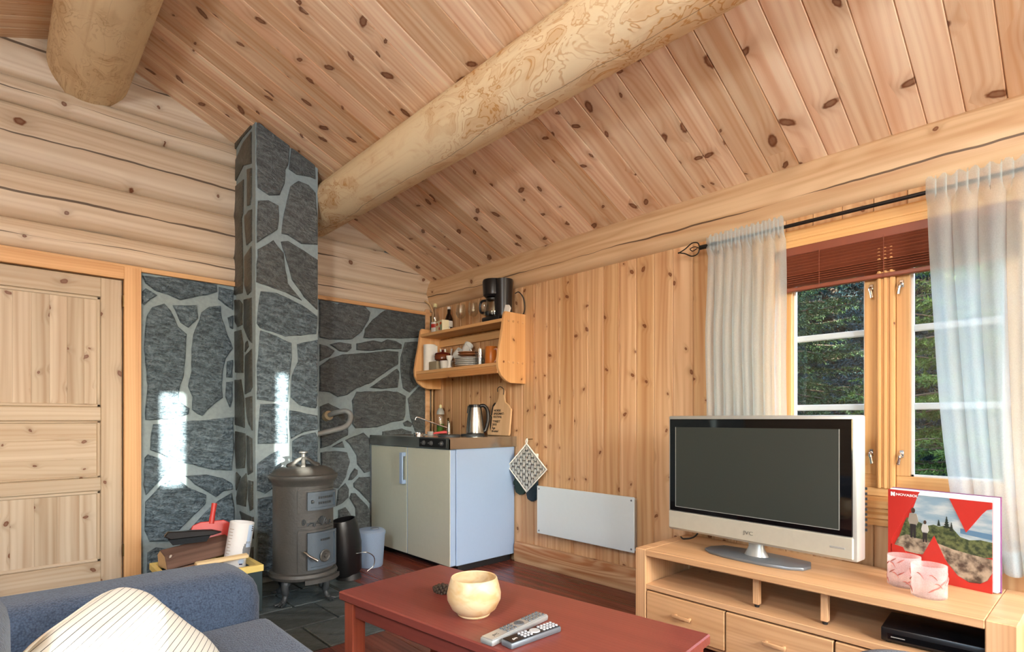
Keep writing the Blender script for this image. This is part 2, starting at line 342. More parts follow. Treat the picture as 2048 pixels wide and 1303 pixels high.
def sheer(name, rgb, hole):
    g = G(name); g.nt.nodes.remove(g.b); t = g.n('BsdfTransparent'); tr = g.n('BsdfTranslucent'); df = g.n('BsdfDiffuse'); m1 = g.n('MixShader'); m2 = g.n('MixShader')
    tc = g.n('TexCoord').outputs['Object']; n = g.noise(tc, 260, 2); c = g.mix(n, lin(rgb), lin(tuple(min(255, x+10) for x in rgb)))
    g.L(c, tr.inputs[0]); g.L(c, df.inputs[0]); m1.inputs[0].default_value = 0.3
    g.nt.links.new(tr.outputs[0], m1.inputs[1]); g.nt.links.new(df.outputs[0], m1.inputs[2])
    g.L(g.m_('MULTIPLY_ADD', g.m_('SUBTRACT', n, 0.5), 0.15, 1-hole, clamp=True), m2.inputs[0])
    g.nt.links.new(t.outputs[0], m2.inputs[1]); g.nt.links.new(m1.outputs[0], m2.inputs[2]); g.nt.links.new(m2.outputs[0], g.out.inputs[0]); return g.m
SHEER = sheer('sheer_white_voile', (226, 240, 246), 0.40)
FROST = sheer('frosted_plastic', (206, 222, 240), 0.18)

# ------------------------------------------------------------------ room shell
CZ0, CS = 2.215, 0.42           # ceiling height at the right wall and its rise per metre towards the ridge
RIDX = -2.38; LEFTX = 2*RIDX; REARY = -6.0
def cz(x): return CZ0 + CS*(-x) if x > RIDX else CZ0 + CS*(x-LEFTX)
SLANT = math.atan(CS); cS = math.cos(SLANT)

def holed(bm, axis, d0, d1, u0, u1, z0, z1, holes):
    us = sorted({u0, u1, *[h[0] for h in holes], *[h[1] for h in holes]}); zs = sorted({z0, z1, *[h[2] for h in holes], *[h[3] for h in holes]})
    for a, b in zip(us, us[1:]):
        for c, d in zip(zs, zs[1:]):
            m, n = (a+b)/2, (c+d)/2
            if any(h[0] < m < h[1] and h[2] < n < h[3] for h in holes): continue
            if axis == 'X': add_box(bm, d0, d1, a, b, c, d)
            else: add_box(bm, a, b, d0, d1, c, d)
# floor with boards and slate
floor = box('floor', LEFTX-0.1, 0.12, REARY-0.1, 0.12, -0.12, -0.022, GROUT, bev=0); setp(floor, kind='structure')
SLX0, SLX1, SLY0 = -2.75, -1.10, -1.62
def plank_mesh(L, wd, th=0.016, ch=0.0035):
    bm = bmesh.new(); h = wd/2
    prof = [(-h, -th), (h, -th), (h, -ch*1.3), (h-ch, 0), (-h+ch, 0), (-h, -ch*1.3)]
    a = [bm.verts.new((-L/2, y, z)) for y, z in prof]; b = [bm.verts.new((L/2, y, z)) for y, z in prof]
    bm.faces.new(a[::-1]); bm.faces.new(b)
    for i in range(6): bm.faces.new((a[i], a[(i+1) % 6], b[(i+1) % 6], b[i]))
    return mesh('plank', bm, 20)
PW = 0.1215
fm_long = plank_mesh(6.0, 0.138, 0.022, 0.0025); fm_short = plank_mesh(6.0+SLY0, 0.138, 0.022, 0.0025)
x = -0.07
while x > LEFTX:
    if SLX0 < x+0.05 and x-0.05 < SLX1-0.02: link('plank', fm_short, FLOORW, floor, (x, (REARY+SLY0)/2, 0), (0, 0, PI/2))
    else: link('plank', fm_long, FLOORW, floor, (x, REARY/2, 0), (0, 0, PI/2))
    x -= 0.14
# slate tiles, in staggered courses
yy = -0.40; row = 0
for (y1, y0) in ((0.0, -0.33), (-0.34, -0.665), (-0.675, -0.955), (-0.967, -1.275), (-1.287, -1.60)):
    xx = SLX1 - (0.0 if row % 2 else 0.17)
    first = True
    while xx > SLX0:
        wd = 0.36 + R.uniform(-0.06, 0.06); 
        if first and row % 2 == 0: box('tile', SLX1-0.155, SLX1, y0, y1, -0.022, R.uniform(-0.004, 0.0), TILE, floor, 0.003)
        first = False
        xa = max(SLX0, xx-wd); box('tile', xa, xx-0.012, y0, y1, -0.022, R.uniform(-0.004, 0.0), TILE, floor, 0.003); xx -= wd
    row += 1
# ceiling
ceil = bmesh.new()
for s in (0, 1):
    a = [(0.12, cz(0)-0.12*CS), (RIDX, cz(RIDX))] if s == 0 else [(RIDX, cz(RIDX)), (LEFTX-0.12, cz(0)-0.12*CS)]
    poly = [(a[0][0], a[0][1]+0.018), (a[1][0], a[1][1]+0.018), (a[1][0], a[1][1]+0.14), (a[0][0], a[0][1]+0.14)]
    add_prism(ceil, poly, REARY-0.12, 0.12, 'Y')
ceil = obj('ceiling', ceil, PINE_TRIM, smooth=0); setp(ceil, kind='structure')
SL = (-RIDX)/cS; pm = plank_mesh(SL, PW-0.0008)
y = -PW/2
while y > REARY:
    o = link('plank', pm, PINE_CEIL, ceil, (RIDX/2, y, (cz(0)+cz(RIDX))/2)); o.rotation_euler = (Matrix.Rotation(SLANT, 3, 'Y') @ Matrix.Rotation(PI, 3, 'X')).to_euler()
    y -= PW
y = -PW/2
while y > REARY:
    o = link('plank', pm, PINE_CEIL, ceil, (RIDX*1.5, y, (cz(0)+cz(RIDX))/2)); o.rotation_euler = (Matrix.Rotation(-SLANT, 3, 'Y') @ Matrix.Rotation(PI, 3, 'X')).to_euler(); y -= PW

# right wall: backing with openings, vertical planks, top log
WIN = (-3.84, -2.91, 0.70, 1.80); WIN2 = (-5.9, -4.4, 0.65, 2.0)  # WIN2 lies out of view, added to let in more sky light
bm = bmesh.new(); holed(bm, 'X', 0.016, 0.14, REARY-0.1, 0.1, -0.1, cz(0), [WIN, WIN2])
wall_r = obj('wall_right', bm, PINE_TRIM, smooth=0); setp(wall_r, kind='structure')
PT, PB = 2.0, 0.135
pmf = plank_mesh(PT-PB, PW-0.0008)
def wplank(y, z0, z1):
    me = pmf if (z0, z1) == (PB, PT) else plank_mesh(z1-z0, PW-0.0008)
    # local X -> up, local Z -> into the room (-x), local Y -> along the wall
    o = link('plank', me, PINE_WALL, wall_r, (0, y, (z0+z1)/2)); o.rotation_euler = Matrix(((0, 0, -1), (0, 1, 0), (1, 0, 0))).to_euler()
y = -1.143 + 9*PW + PW/2
while y > 0: y -= PW
while y > -4.35:
    if y-PW/2 < WIN[1] and y+PW/2 > WIN[0]: wplank(y, PB, WIN[2]); wplank(y, WIN[3], PT)
    else: wplank(y, PB, PT)
    y -= PW
def extr_y(bm, prof, y0, y1, n=40, amp=0.004, seed=0.0):
    rows = []
    for i in range(n+1):
        yy = y0+(y1-y0)*i/n
        rows.append([bm.verts.new((x+amp*mnoise.noise(Vector((seed+k*3.1, yy*1.7, 0))), yy, z+amp*mnoise.noise(Vector((seed+k*5.3, yy*1.3, 7))))) for k, (x, z) in enumerate(prof)])
    for a, b in zip(rows, rows[1:]):
        for k in range(len(prof)-1): bm.faces.new((a[k], a[k+1], b[k+1], b[k]))
bm = bmesh.new(); extr_y(bm, [(a_, b_-2.075) for a_, b_ in [(0.012, 1.985), (-0.016, 1.99), (-0.034, 2.015), (-0.045, 2.06), (-0.05, 2.11), (-0.048, 2.16), (-0.04, 2.2), (-0.022, 2.235), (0.012, 2.25)]], REARY, 0.0)
o = obj('log', bm, pine('pine_top_log', (228, 192, 146), (190, 138, 88), ax='YZ', cell=(0.7, 0.22), knotp=0.75, rmax=0.020, ring=110, warp=44, var=0.02, crack=0.005, stretch=0.85, contrast=0.85), wall_r, smooth=60)
o.location.z = 2.075; setp(o, label='thick wall log running under the ceiling planks')
bm = bmesh.new(); extr_y(bm, [(0.012, 0.0), (-0.028, 0.0), (-0.034, 0.02), (-0.034, 0.12), (-0.024, 0.14), (0.012, 0.144)], REARY, -1.09, 40, 0.002)
bs = obj('baseboard_right', bm, pine('pine_sill_log', (238, 204, 156), (176, 112, 58), ax='YZ', cell=(0.6, 0.3), knotp=0.8, rmax=0.02, ring=70, warp=70, var=0.02, stretch=0.9, contrast=1.2), smooth=40); setp(bs, kind='structure')

# back wall: backing, horizontal logs, fillet boards, mortar, stones
bm = bmesh.new(); add_prism(bm, [(LEFTX-0.1, -0.1), (0.1, -0.1), (0.1, cz(0)), (RIDX, cz(RIDX)+0.02), (LEFTX-0.1, cz(0))], 0.03, 0.14, 'Y')
wall_b = obj('wall_back', bm, MORTAR, smooth=0); setp(wall_b, kind='structure')
def back_log(z0, z1, x0, x1, seed):
    """one squared log of the back wall with a slightly rounded face, clipped under the ceiling"""
    bm = bmesh.new(); n = 60; h = z1-z0; zc = (z0+z1)/2
    prof = [(0.0, 0.028), (0.03, 0.004), (0.10, -0.010), (0.3, -0.020), (0.5, -0.023), (0.7, -0.020), (0.90, -0.010), (0.97, 0.004), (1.0, 0.028)]
    rows = []
    for i in range(n+1):
        xx = x0+(x1-x0)*i/n; top = min(z1, cz(xx)+0.01)
        row = []
        for k, (f, yv) in enumerate(prof):
            z = min(z0+f*h, top) + (0.004*mnoise.noise(Vector((xx*1.5+seed, k, seed))) if k not in () else 0)
            row.append(bm.verts.new((xx-(x0+x1)/2, yv+0.005*mnoise.noise(Vector((xx*1.1, f*2+seed, 3))), z-zc)))
        rows.append(row)
    for a, b in zip(rows, rows[1:]):
        for k in range(len(prof)-1):
            if abs(a[k].co.z-a[k+1].co.z) < 0.0015 and abs(b[k].co.z-b[k+1].co.z) < 0.0015: continue
            bm.faces.new((a[k], a[k+1], b[k+1], b[k]))
    bmesh.ops.dissolve_degenerate(bm, dist=1e-5, edges=bm.edges)
    bm.verts.ensure_lookup_table()
    for v in [v for v in bm.verts if not v.link_faces]: bm.verts.remove(v)
    return obj('log', bm, PINE_LOGB, wall_b, ((x0+x1)/2, 0, zc), smooth=60)
logz = [1.955, 2.12, 2.405, 2.74, 2.88, 3.24]
LOGMAT = {}
for i, (z0, z1) in enumerate(zip(logz, logz[1:])):
    # stop where the ceiling cuts the log
    xr = 0.0
    if z0 > cz(0): xr = max(RIDX+0.05, -(z0-CZ0)/CS)
    xl = LEFTX if z0 <= cz(0) else LEFTX+(z0-CZ0)/CS
    o = back_log(z0, z1, xl, xr, i*3.7)
    o.data.materials.clear(); PALE = pine('pale_log_%d' % i, (230, 210, 182), (196, 162, 126), ax='XZ', cell=(0.75, 0.16), knotp=0.62, rmax=0.018, ring=230, warp=30, var=0.1, crack=0.008 if z1-z0 > 0.2 else 0.005, stretch=0.8, contrast=0.8); o.data.materials.append(PALE)
box('fillet', LEFTX, -1.60, -0.022, 0.03, 1.925, 1.955, PINE_TRIM, wall_b)
box('fillet', -1.20, -0.005, -0.026, 0.03, 1.928, 1.957, PINE_TRIM, wall_b)

def stone_from(poly_px, s, ox, oy, plane, val, mat, parent, th=0.018, jit=1.0):
    pts = []
    for (a, b) in poly_px:
        px, py = ox+a/s, oy+b/s
        pts.append(ony(px, py, val) if plane == 'Y' else onx(px, py, val))
    P2 = [((p.x if plane == 'Y' else -p.y), p.z) for p in pts]
    # shrink a hair, subdivide the outline and roughen it
    cx = sum(p[0] for p in P2)/len(P2); cy = sum(p[1] for p in P2)/len(P2)
    out = []; n = len(P2)
    for i in range(n):
        a, b = P2[i], P2[(i+1) % n]; L = math.hypot(b[0]-a[0], b[1]-a[1]); k = max(1, int(L/0.035))
        for j in range(k):
            t = j/k; q = (a[0]+(b[0]-a[0])*t, a[1]+(b[1]-a[1])*t); nv = mnoise.noise(Vector((q[0]*38, q[1]*38, cx*10)))
            nx, ny = (b[1]-a[1])/max(L, 1e-6), -(b[0]-a[0])/max(L, 1e-6); out.append((q[0]-cx+nx*nv*0.005*jit, max(0.002-cy, q[1]-cy+ny*nv*0.005*jit)))
    area = sum(out[i][0]*out[(i+1) % len(out)][1]-out[(i+1) % len(out)][0]*out[i][1] for i in range(len(out)))
    if area < 0: out.reverse()
    bm = bmesh.new()
    def V(p, d): return (p[0], -d, p[1]) if plane == 'Y' else (-d, -p[0], p[1])
    base = [bm.verts.new(V(p, -0.004)) for p in out]; f = bm.faces.new(base)
    r = bmesh.ops.extrude_face_region(bm, geom=[f]); vs = [v for v in r['geom'] if isinstance(v, bmesh.types.BMVert)]; ff = [v for v in r['geom'] if isinstance(v, bmesh.types.BMFace)]
    dn = Vector((0, -1, 0)) if plane == 'Y' else Vector((-1, 0, 0))
    bmesh.ops.translate(bm, verts=vs, vec=dn*(th*0.6+0.004))
    bmesh.ops.recalc_face_normals(bm, faces=bm.faces)
    bmesh.ops.inset_region(bm, faces=ff, thickness=0.006, depth=th*0.4)
    bmesh.ops.triangulate(bm, faces=[g for g in bm.faces if len(g.verts) > 4])
    loc = (cx, val, cy) if plane == 'Y' else (val, -cx, cy)
    return obj('stone', bm, mat, parent, loc, smooth=35)
ZA = (4.345, 275, 540); ZB = (4.345, 275, 830); ZC = (4.345, 460, 230); ZD = (4.345, 460, 520); ZE = (4.345, 460, 810); ZF = (5.2125, 630, 590); ZG = (5.013, 630, 800)
MW = 0.004
box('mortar', -2.135, -1.58, MW, 0.03, 0.0, 1.925, MORTAR, wall_b, 0)
box('mortar', -1.22, -0.012, MW, 0.03, 0.0, 1.928, MORTAR, wall_b, 0)
WALLST = [
 (ZA, [[(40,50),(330,75),(600,110),(680,130),(690,190),(600,215),(480,235),(370,260),(270,215),(160,180),(70,115)],
  [(40,185),(70,160),(165,215),(60,300),(38,290)], [(305,310),(510,305),(525,400),(520,425),(440,500),(375,455)],
  [(80,400),(125,320),(230,292),(285,355),(350,490),(425,555),(412,750),(398,930),(365,1000),(358,1130),(445,1200),(440,1250),(300,1295),(130,1300),(65,1300),(75,1130),(88,1000),(65,800),(55,650),(62,520)],
  [(555,370),(620,320),(715,310),(730,420),(775,550),(825,680),(760,770),(735,900),(725,1000),(740,1110),(640,1180),(560,1265),(520,1250),(475,1210),(480,1100),(440,1010),(470,880),(465,740),(480,560),(540,430)],
  [(705,150),(830,175),(825,345),(770,310),(700,250)], [(780,410),(825,390),(825,515),(800,500)], [(775,790),(825,780),(820,930),(770,930)], [(770,970),(825,965),(820,1130),(800,1190),(760,1100)]], STONE, 1),
 (ZB, [[(135,80),(330,60),(540,45),(830,15),(830,300),(815,475),(650,470),(480,430),(330,400),(180,330),(110,300),(115,180)],
  [(60,370),(90,335),(200,380),(290,450),(200,560),(70,690),(55,600)],
  [(65,750),(200,610),(280,560),(370,570),(440,630),(590,690),(585,770),(480,870),(360,990),(260,1090),(100,1095),(60,1000)],
  [(415,525),(600,515),(740,545),(820,590),(825,640),(740,660),(680,710),(600,660),(500,600)],
  [(440,1000),(560,870),(700,740),(810,675),(835,800),(830,1010),(640,1020)], [(85,1190),(160,1145),(280,1165),(330,1250),(330,1440),(80,1440)], [(370,1120),(800,1080),(810,1440),(370,1440)]], STONE, 1),
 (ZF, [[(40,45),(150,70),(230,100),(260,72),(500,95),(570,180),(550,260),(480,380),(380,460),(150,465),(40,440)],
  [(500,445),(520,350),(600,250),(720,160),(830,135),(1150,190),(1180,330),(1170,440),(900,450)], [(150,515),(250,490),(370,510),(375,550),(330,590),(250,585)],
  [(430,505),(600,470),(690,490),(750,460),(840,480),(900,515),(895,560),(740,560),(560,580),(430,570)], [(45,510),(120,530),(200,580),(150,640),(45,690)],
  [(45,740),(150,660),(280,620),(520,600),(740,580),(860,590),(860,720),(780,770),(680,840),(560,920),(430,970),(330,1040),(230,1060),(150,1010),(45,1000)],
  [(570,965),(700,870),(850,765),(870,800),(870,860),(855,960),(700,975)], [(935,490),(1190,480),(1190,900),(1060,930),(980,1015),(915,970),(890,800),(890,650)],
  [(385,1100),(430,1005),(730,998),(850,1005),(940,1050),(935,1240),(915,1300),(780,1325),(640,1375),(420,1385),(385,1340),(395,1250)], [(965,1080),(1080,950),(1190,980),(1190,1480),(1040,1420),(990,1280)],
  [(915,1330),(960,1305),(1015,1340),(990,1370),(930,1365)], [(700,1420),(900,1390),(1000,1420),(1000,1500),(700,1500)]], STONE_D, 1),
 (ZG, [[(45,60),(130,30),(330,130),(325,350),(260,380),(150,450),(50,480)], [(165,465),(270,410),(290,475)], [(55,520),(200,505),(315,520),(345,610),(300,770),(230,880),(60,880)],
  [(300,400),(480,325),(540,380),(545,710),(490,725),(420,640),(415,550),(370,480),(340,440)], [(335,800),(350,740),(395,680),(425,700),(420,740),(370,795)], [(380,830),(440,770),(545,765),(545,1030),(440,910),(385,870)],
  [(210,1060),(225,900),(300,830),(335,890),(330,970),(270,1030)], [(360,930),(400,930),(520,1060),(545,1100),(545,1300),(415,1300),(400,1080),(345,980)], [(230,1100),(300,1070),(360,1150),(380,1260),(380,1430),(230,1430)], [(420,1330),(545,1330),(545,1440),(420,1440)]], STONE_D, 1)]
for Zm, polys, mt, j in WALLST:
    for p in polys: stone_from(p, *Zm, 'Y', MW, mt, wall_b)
# ------------------------------------------------------------------ chimney
CHX0, CHX1, CHY = -1.60, -1.20, -0.40
chim = thing('chimney', 'tall square chimney clad in dark slate stones with grey mortar rising to the ceiling', 'chimney', (0, 0, 0))
bm = bmesh.new(); add_prism(bm, [(CHX0, 0), (CHX1, 0), (CHX1, cz(CHX1)-0.001), (CHX0, cz(CHX0)-0.001)], CHY, -0.024, 'Y'); obj('mortar_core', bm, MORTAR, chim, smooth=0)
LF = [(ZC, [[(50,240),(190,50),(190,110),(110,200),(50,300)], [(55,390),(120,240),(190,145),(190,420),(120,440),(50,580)], [(50,620),(122,560),(118,850),(105,900),(115,1200),(118,1400),(112,1545),(40,1565),(38,1000)],
  [(155,470),(192,460),(192,700),(180,780),(155,790)], [(130,880),(165,830),(193,820),(193,1090),(150,1130),(135,1000)], [(130,1230),(190,1140),(192,1400),(190,1530),(155,1565),(130,1480)]]),
 (ZD, [[(45,345),(85,345),(112,380),(110,560),(70,580),(48,540)], [(125,345),(190,325),(195,720),(165,690),(125,590)], [(45,620),(100,605),(118,720),(118,980),(50,975)], [(140,720),(155,700),(165,750),(135,800)],
  [(135,830),(193,770),(198,1100),(180,1140),(135,1165)], [(48,1040),(100,1035),(125,1200),(130,1440),(128,1455),(50,1430)], [(140,1195),(195,1180),(198,1480),(165,1420),(145,1300)]]),
 (ZE, [[(52,225),(135,245),(140,400),(130,545),(60,550),(50,400)], [(150,260),(195,290),(200,580),(160,605),(152,450)], [(60,580),(95,620),(60,740),(55,700)], [(95,640),(145,590),(155,700),(140,880),(65,860),(60,800)],
  [(165,650),(203,660),(203,900),(180,915),(162,820)], [(90,920),(185,965),(188,1180),(150,1100),(110,1000)], [(195,970),(208,970),(208,1160),(200,1150)], [(70,1230),(205,1230),(205,1490),(60,1490)]])]
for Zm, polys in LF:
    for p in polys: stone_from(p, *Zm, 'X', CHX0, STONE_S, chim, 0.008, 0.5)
FR = [(ZC, [[(230,70),(250,60),(515,265),(510,400),(480,480),(470,600),(430,700),(340,700),(240,630),(230,350)], [(530,290),(560,300),(735,440),(740,560),(700,540),(580,520),(510,470)], [(240,745),(330,745),(420,790),(420,900),(410,1000),(230,1110),(232,900)],
  [(520,620),(590,575),(680,610),(740,680),(755,900),(757,1125),(620,1120),(500,1040),(445,1030),(470,850)], [(240,1170),(370,1090),(460,1200),(480,1350),(500,1460),(620,1610),(480,1540),(225,1450),(228,1350)],
  [(440,1100),(500,1095),(640,1180),(757,1260),(755,1690),(640,1580),(540,1430),(490,1260)]], STONE_D),
 (ZD, [[(265,270),(400,285),(620,390),(757,490),(745,640),(620,655),(480,660),(260,590),(235,550),(240,450)], [(262,610),(400,660),(530,720),(530,850),(515,1000),(500,1230),(400,1230),(235,1210),(235,900)],
  [(580,730),(700,700),(757,690),(757,1010),(752,1260),(740,1285),(600,1260),(525,1190),(535,1000),(590,880)]], STONE),
 (ZE, [[(265,-10),(400,-15),(495,20),(500,330),(240,335),(245,200)], [(515,40),(755,90),(757,210),(640,230),(525,290),(510,150)], [(540,310),(620,260),(740,235),(757,280),(757,510),(540,560)], [(235,510),(310,450),(430,385),(440,560),(400,700),(300,760),(235,740)],
  [(240,810),(420,780),(425,1490),(235,1490)], [(440,780),(755,700),(757,1490),(440,1490)]], STONE)]
for Zm, polys, mt in FR:
    for p in polys: stone_from(p, *Zm, 'Y', CHY, mt, chim, 0.014)

# other walls, out of view: left and rear, their windows added to let light in
LH = [(-5.4, -3.8, 0.7, 2.0)]  # unseen window added for more sky light
lw = bmesh.new(); holed(lw, 'X', LEFTX-0.14, LEFTX, REARY-0.1, 0.1, -0.1, cz(0)+0.02, LH)
lw = obj('wall_left', lw, pine('pale_left_wall', (226, 198, 162), (190, 150, 106), ax='YZ', cell=(0.7, 0.2), ring=120, var=0.02), smooth=0); setp(lw, kind='structure')
RH = [(-1.88, -0.15, 0.7, 2.1), (-2.325, -2.250, 1.36, 2.03), (-2.945, -2.81, 1.36, 1.95), (-3.36, -3.03, 0.78, 1.055)]  # added: one wide opening for sky light, small ones shaped for the sun patches
bm = bmesh.new(); holed(bm, 'Y', REARY-0.12, REARY, LEFTX-0.1, 0.14, -0.1, 2.2, RH)
add_prism(bm, [(LEFTX-0.1, 2.2), (0.1, 2.2), (RIDX, cz(RIDX)+0.02)], REARY-0.12, REARY, 'Y')
rw = obj('wall_rear', bm, pine('pale_rear_wall', (226, 198, 162), (190, 150, 106), ax='XZ', cell=(0.7, 0.2), ring=120, var=0.02), smooth=0); setp(rw, kind='structure')
for i, (a, b, c, d) in enumerate(RH):
    wn = box('window_%d' % (i+3), a-0.04, b+0.04, REARY-0.05, REARY-0.03, c-0.04, c, PINE_TRIM, bev=0.002); setp(wn, kind='structure')
    box('pane', a, b, REARY-0.062, REARY-0.058, c, d, PANE, wn, 0)
wn = box('window_2', 0.05, 0.09, WIN2[0], WIN2[1], WIN2[2], WIN2[2]+0.05, PINE_TRIM); setp(wn, kind='structure')  # unseen extra window, added for its sky light
box('pane', 0.068, 0.072, WIN2[0], WIN2[1], WIN2[2]+0.05, WIN2[3], PANE, wn, 0)

for i, (a, b, c, d) in enumerate(LH):
    wn = box('window_%d' % (i+8), LEFTX-0.09, LEFTX-0.05, a, b, c, c+0.05, PINE_TRIM); setp(wn, kind='structure')
    box('pane', LEFTX-0.072, LEFTX-0.068, a, b, c+0.05, d, PANE, wn, 0)

# globe lamps added out of view to brighten the room
def add_fill_lamp(x, y, zl, watt, label):
    t = thing('fill_lamp', label, 'lamp', (x, y, zl), 0, 'added fill lamps')
    g = G('fill_globe_%d' % int(-y*10)); g.b.inputs['Emission Strength'].default_value = watt/(PI*4*PI*0.15**2); g.L((0.78, 0.90, 1.0), g.b.inputs['Emission Color']); g.L(g.mix(g.noise(g.n('TexCoord').outputs['Object'], 5), (0.9, 0.9, 0.9), (0.85, 0.85, 0.85)), g.b.inputs['Base Color'])
    lathe('globe', [(0, -0.15)]+[(0.15*math.cos(a), 0.15*math.sin(a)) for a in [(-80+10*k)*PI/180 for k in range(17)]]+[(0, 0.15)], g.m, t, 32)
    lathe('cap', [(0.03, 0.14), (0.03, 0.18), (0, 0.19)], BLACKM, t, 16)
    tube('cord', [(0, 0, 0.18), (0, 0, cz(x)-zl-0.02)], 0.004, BLACKM, t, 8)
add_fill_lamp(-1.75, -5.6, 1.75, 90, 'added fill lamp, an opal globe out of view behind the viewer')
add_fill_lamp(-3.75, -3.7, 2.05, 76, 'added fill lamp, an opal globe out of view left of the viewer')

# ------------------------------------------------------------------ round roof logs
def roof_log(name, cx, zc, r0, r1, label, mat, yend=0.02, seed=0.0):
    bm = bmesh.new(); n = 44; seg = 40; rows = []
    for i in range(n+1):
        yy = REARY + (yend-REARY)*i/n; t = i/n; r = r0*(1-t)+r1*t
        rows.append([bm.verts.new(((r+0.006*mnoise.noise(Vector((math.cos(2*PI*k/seg)*1.2+seed, math.sin(2*PI*k/seg)*1.2, yy*1.3))))*math.cos(2*PI*k/seg), yy, (r+0.006*mnoise.noise(Vector((math.cos(2*PI*k/seg)*1.2, math.sin(2*PI*k/seg)*1.2+seed, yy*1.3))))*math.sin(2*PI*k/seg))) for k in range(seg)])
    for a, b in zip(rows, rows[1:]):
        for k in range(seg): bm.faces.new((a[k], a[(k+1) % seg], b[(k+1) % seg], b[k]))
    bm.faces.new(rows[0]); bm.faces.new(rows[-1][::-1])
    o = obj(name, bm, mat, None, (cx, 0, zc), smooth=50); return setp(o, label, 'roof log')
roof_log('roof_log', -1.05, 2.548, 0.158, 0.150, 'long peeled round log under the sloping ceiling, running from beside the chimney', PEEL, 0.02, 2.0)
roof_log('roof_log', -2.39, 3.045, 0.198, 0.19, 'thick peeled ridge log at the roof peak, its end meeting the back wall', PEEL2, 0.02, 9.0)

# ------------------------------------------------------------------ door on the back wall
DX1 = -2.229
door = box('door_1', DX1-0.90, DX1, 0.012, 0.03, 0.07, 1.862, PINE_DOORV, bev=0); setp(door, kind='structure')
PD_V = pine('pine_door_stile', (206, 186, 158), (176, 146, 112), ax='ZX', cell=(0.25, 0.10), knotp=0.5, rmax=0.008, ring=300, var=0.1, contrast=0.8)
PD_H = pine('pine_door_rail', (208, 190, 164), (176, 144, 108), ax='XZ', cell=(0.25, 0.09), knotp=0.55, rmax=0.010, ring=260, warp=20, var=0.1, contrast=0.8)
PD_P = pine('pine_door_board', (212, 194, 168), (172, 140, 106), ax='ZX', cell=(0.20, 0.075), knotp=0.42, rmax=0.007, ring=200, var=0.26, contrast=0.9)
for xa, xb in ((DX1-0.106, DX1-0.006), (DX1-0.894, DX1-0.794)):
    box('stile', xa, xb, -0.012, 0.02, 0.075, 1.858, PD_V, door, 0.003)
for za, zb in ((1.745, 1.858), (1.022, 1.10), (0.615, 0.69), (0.075, 0.20)):
    box('rail', DX1-0.794, DX1-0.106, -0.012, 0.02, za, zb, PD_H, door, 0.003)
def panel_boards(z0, z1, n, vertical):
    x0, x1 = DX1-0.794, DX1-0.106
    if vertical:
        wd = (x1-x0)/n
        for i in range(n): box('board', x0+i*wd, x0+(i+1)*wd, 0.0, 0.016, z0, z1, PD_P, door, 0.001)
        for a, b, c, d in ((x0, x0+0.02, z0, z1), (x1-0.02, x1, z0, z1), (x0, x1, z0, z0+0.02), (x0, x1, z1-0.02, z1)):
            box('moulding', a, b, -0.006, 0.01, c, d, PD_V if b-a < 0.1 else PD_H, door, 0.005)
    else:
        h = (z1-z0)/n
        for i in range(n): box('board', x0, x1, 0.0, 0.016, z0+i*h, z0+(i+1)*h, PD_H, door, 0.001)
        for a, b, c, d in ((x1-0.02, x1, z0, z1), (x0, x1, z0, z0+0.016), (x0, x1, z1-0.016, z1)):
            box('moulding', a, b, -0.006, 0.01, c, d, PD_V if b-a < 0.1 else PD_H, door, 0.005)
panel_boards(1.10, 1.745, 9, True); panel_boards(0.69, 1.022, 3, False); panel_boards(0.20, 0.615, 7, True)
for hz in (1.735, 0.25):
    tube('hinge', [(DX1+0.004, -0.02, hz-0.035), (DX1+0.004, -0.02, hz+0.035)], 0.008, BRASS, door)
tr = box('trim_1', DX1+0.004, -2.139, -0.03, 0.02, 0.0, 1.94, pine('pine_casing', (238, 186, 124), (206, 140, 74), ax='ZX', cell=(0.9, 0.3), ring=420, warp=18, var=0.02)); setp(tr, kind='structure')
tr = box('trim_2', -3.3, DX1+0.004, -0.03, 0.02, 1.865, 1.94, pine('pine_casing_head', (238, 186, 124), (206, 140, 74), ax='XZ', cell=(0.9, 0.3), ring=420, warp=18, var=0.02)); setp(tr, kind='structure')
tr = box('trim_3', -3.3, DX1, -0.06, 0.02, 0.0, 0.07, flat('dark_threshold', (70, 66, 58), 0.6)); setp(tr, kind='structure')

# ------------------------------------------------------------------ window in view
PWIN = pine('pine_window', (240, 186, 112), (210, 140, 66), ax='ZY', cell=(1.2, 0.3), knotp=0.3, ring=420, warp=14, var=0.04, rough=0.35)
PWINH = pine('pine_window_rail', (240, 186, 112), (210, 140, 66), ax='YZ', cell=(1.2, 0.3), knotp=0.3, ring=420, warp=14, var=0.04, rough=0.35)
WPAINT = flat('white_paint', (236, 238, 238), 0.4, nz=0.02)
y0, y1, z0, z1 = WIN
win = box('window_1', -0.012, 0.13, y0, y1, z0, z0+0.035, PWINH); setp(win, kind='structure')
box('head', -0.012, 0.13, y0, y1, z1-0.035, z1, PWINH, win)
box('jamb', -0.012, 0.13, y0, y0+0.035, z0+0.035, z1-0.035, PWIN, win); box('jamb', -0.012, 0.13, y1-0.035, y1, z0+0.035, z1-0.035, PWIN, win)
MY = -3.378
mu = box('mullion', -0.018, 0.12, MY-0.034, MY+0.034, z0+0.035, z1-0.035, PWIN, win, 0.004)
for dy in (-0.022, 0.0, 0.022): box('bead', -0.026, -0.016, MY+dy-0.006, MY+dy+0.006, z0+0.035, z1-0.035, PWIN, mu, 0.003)
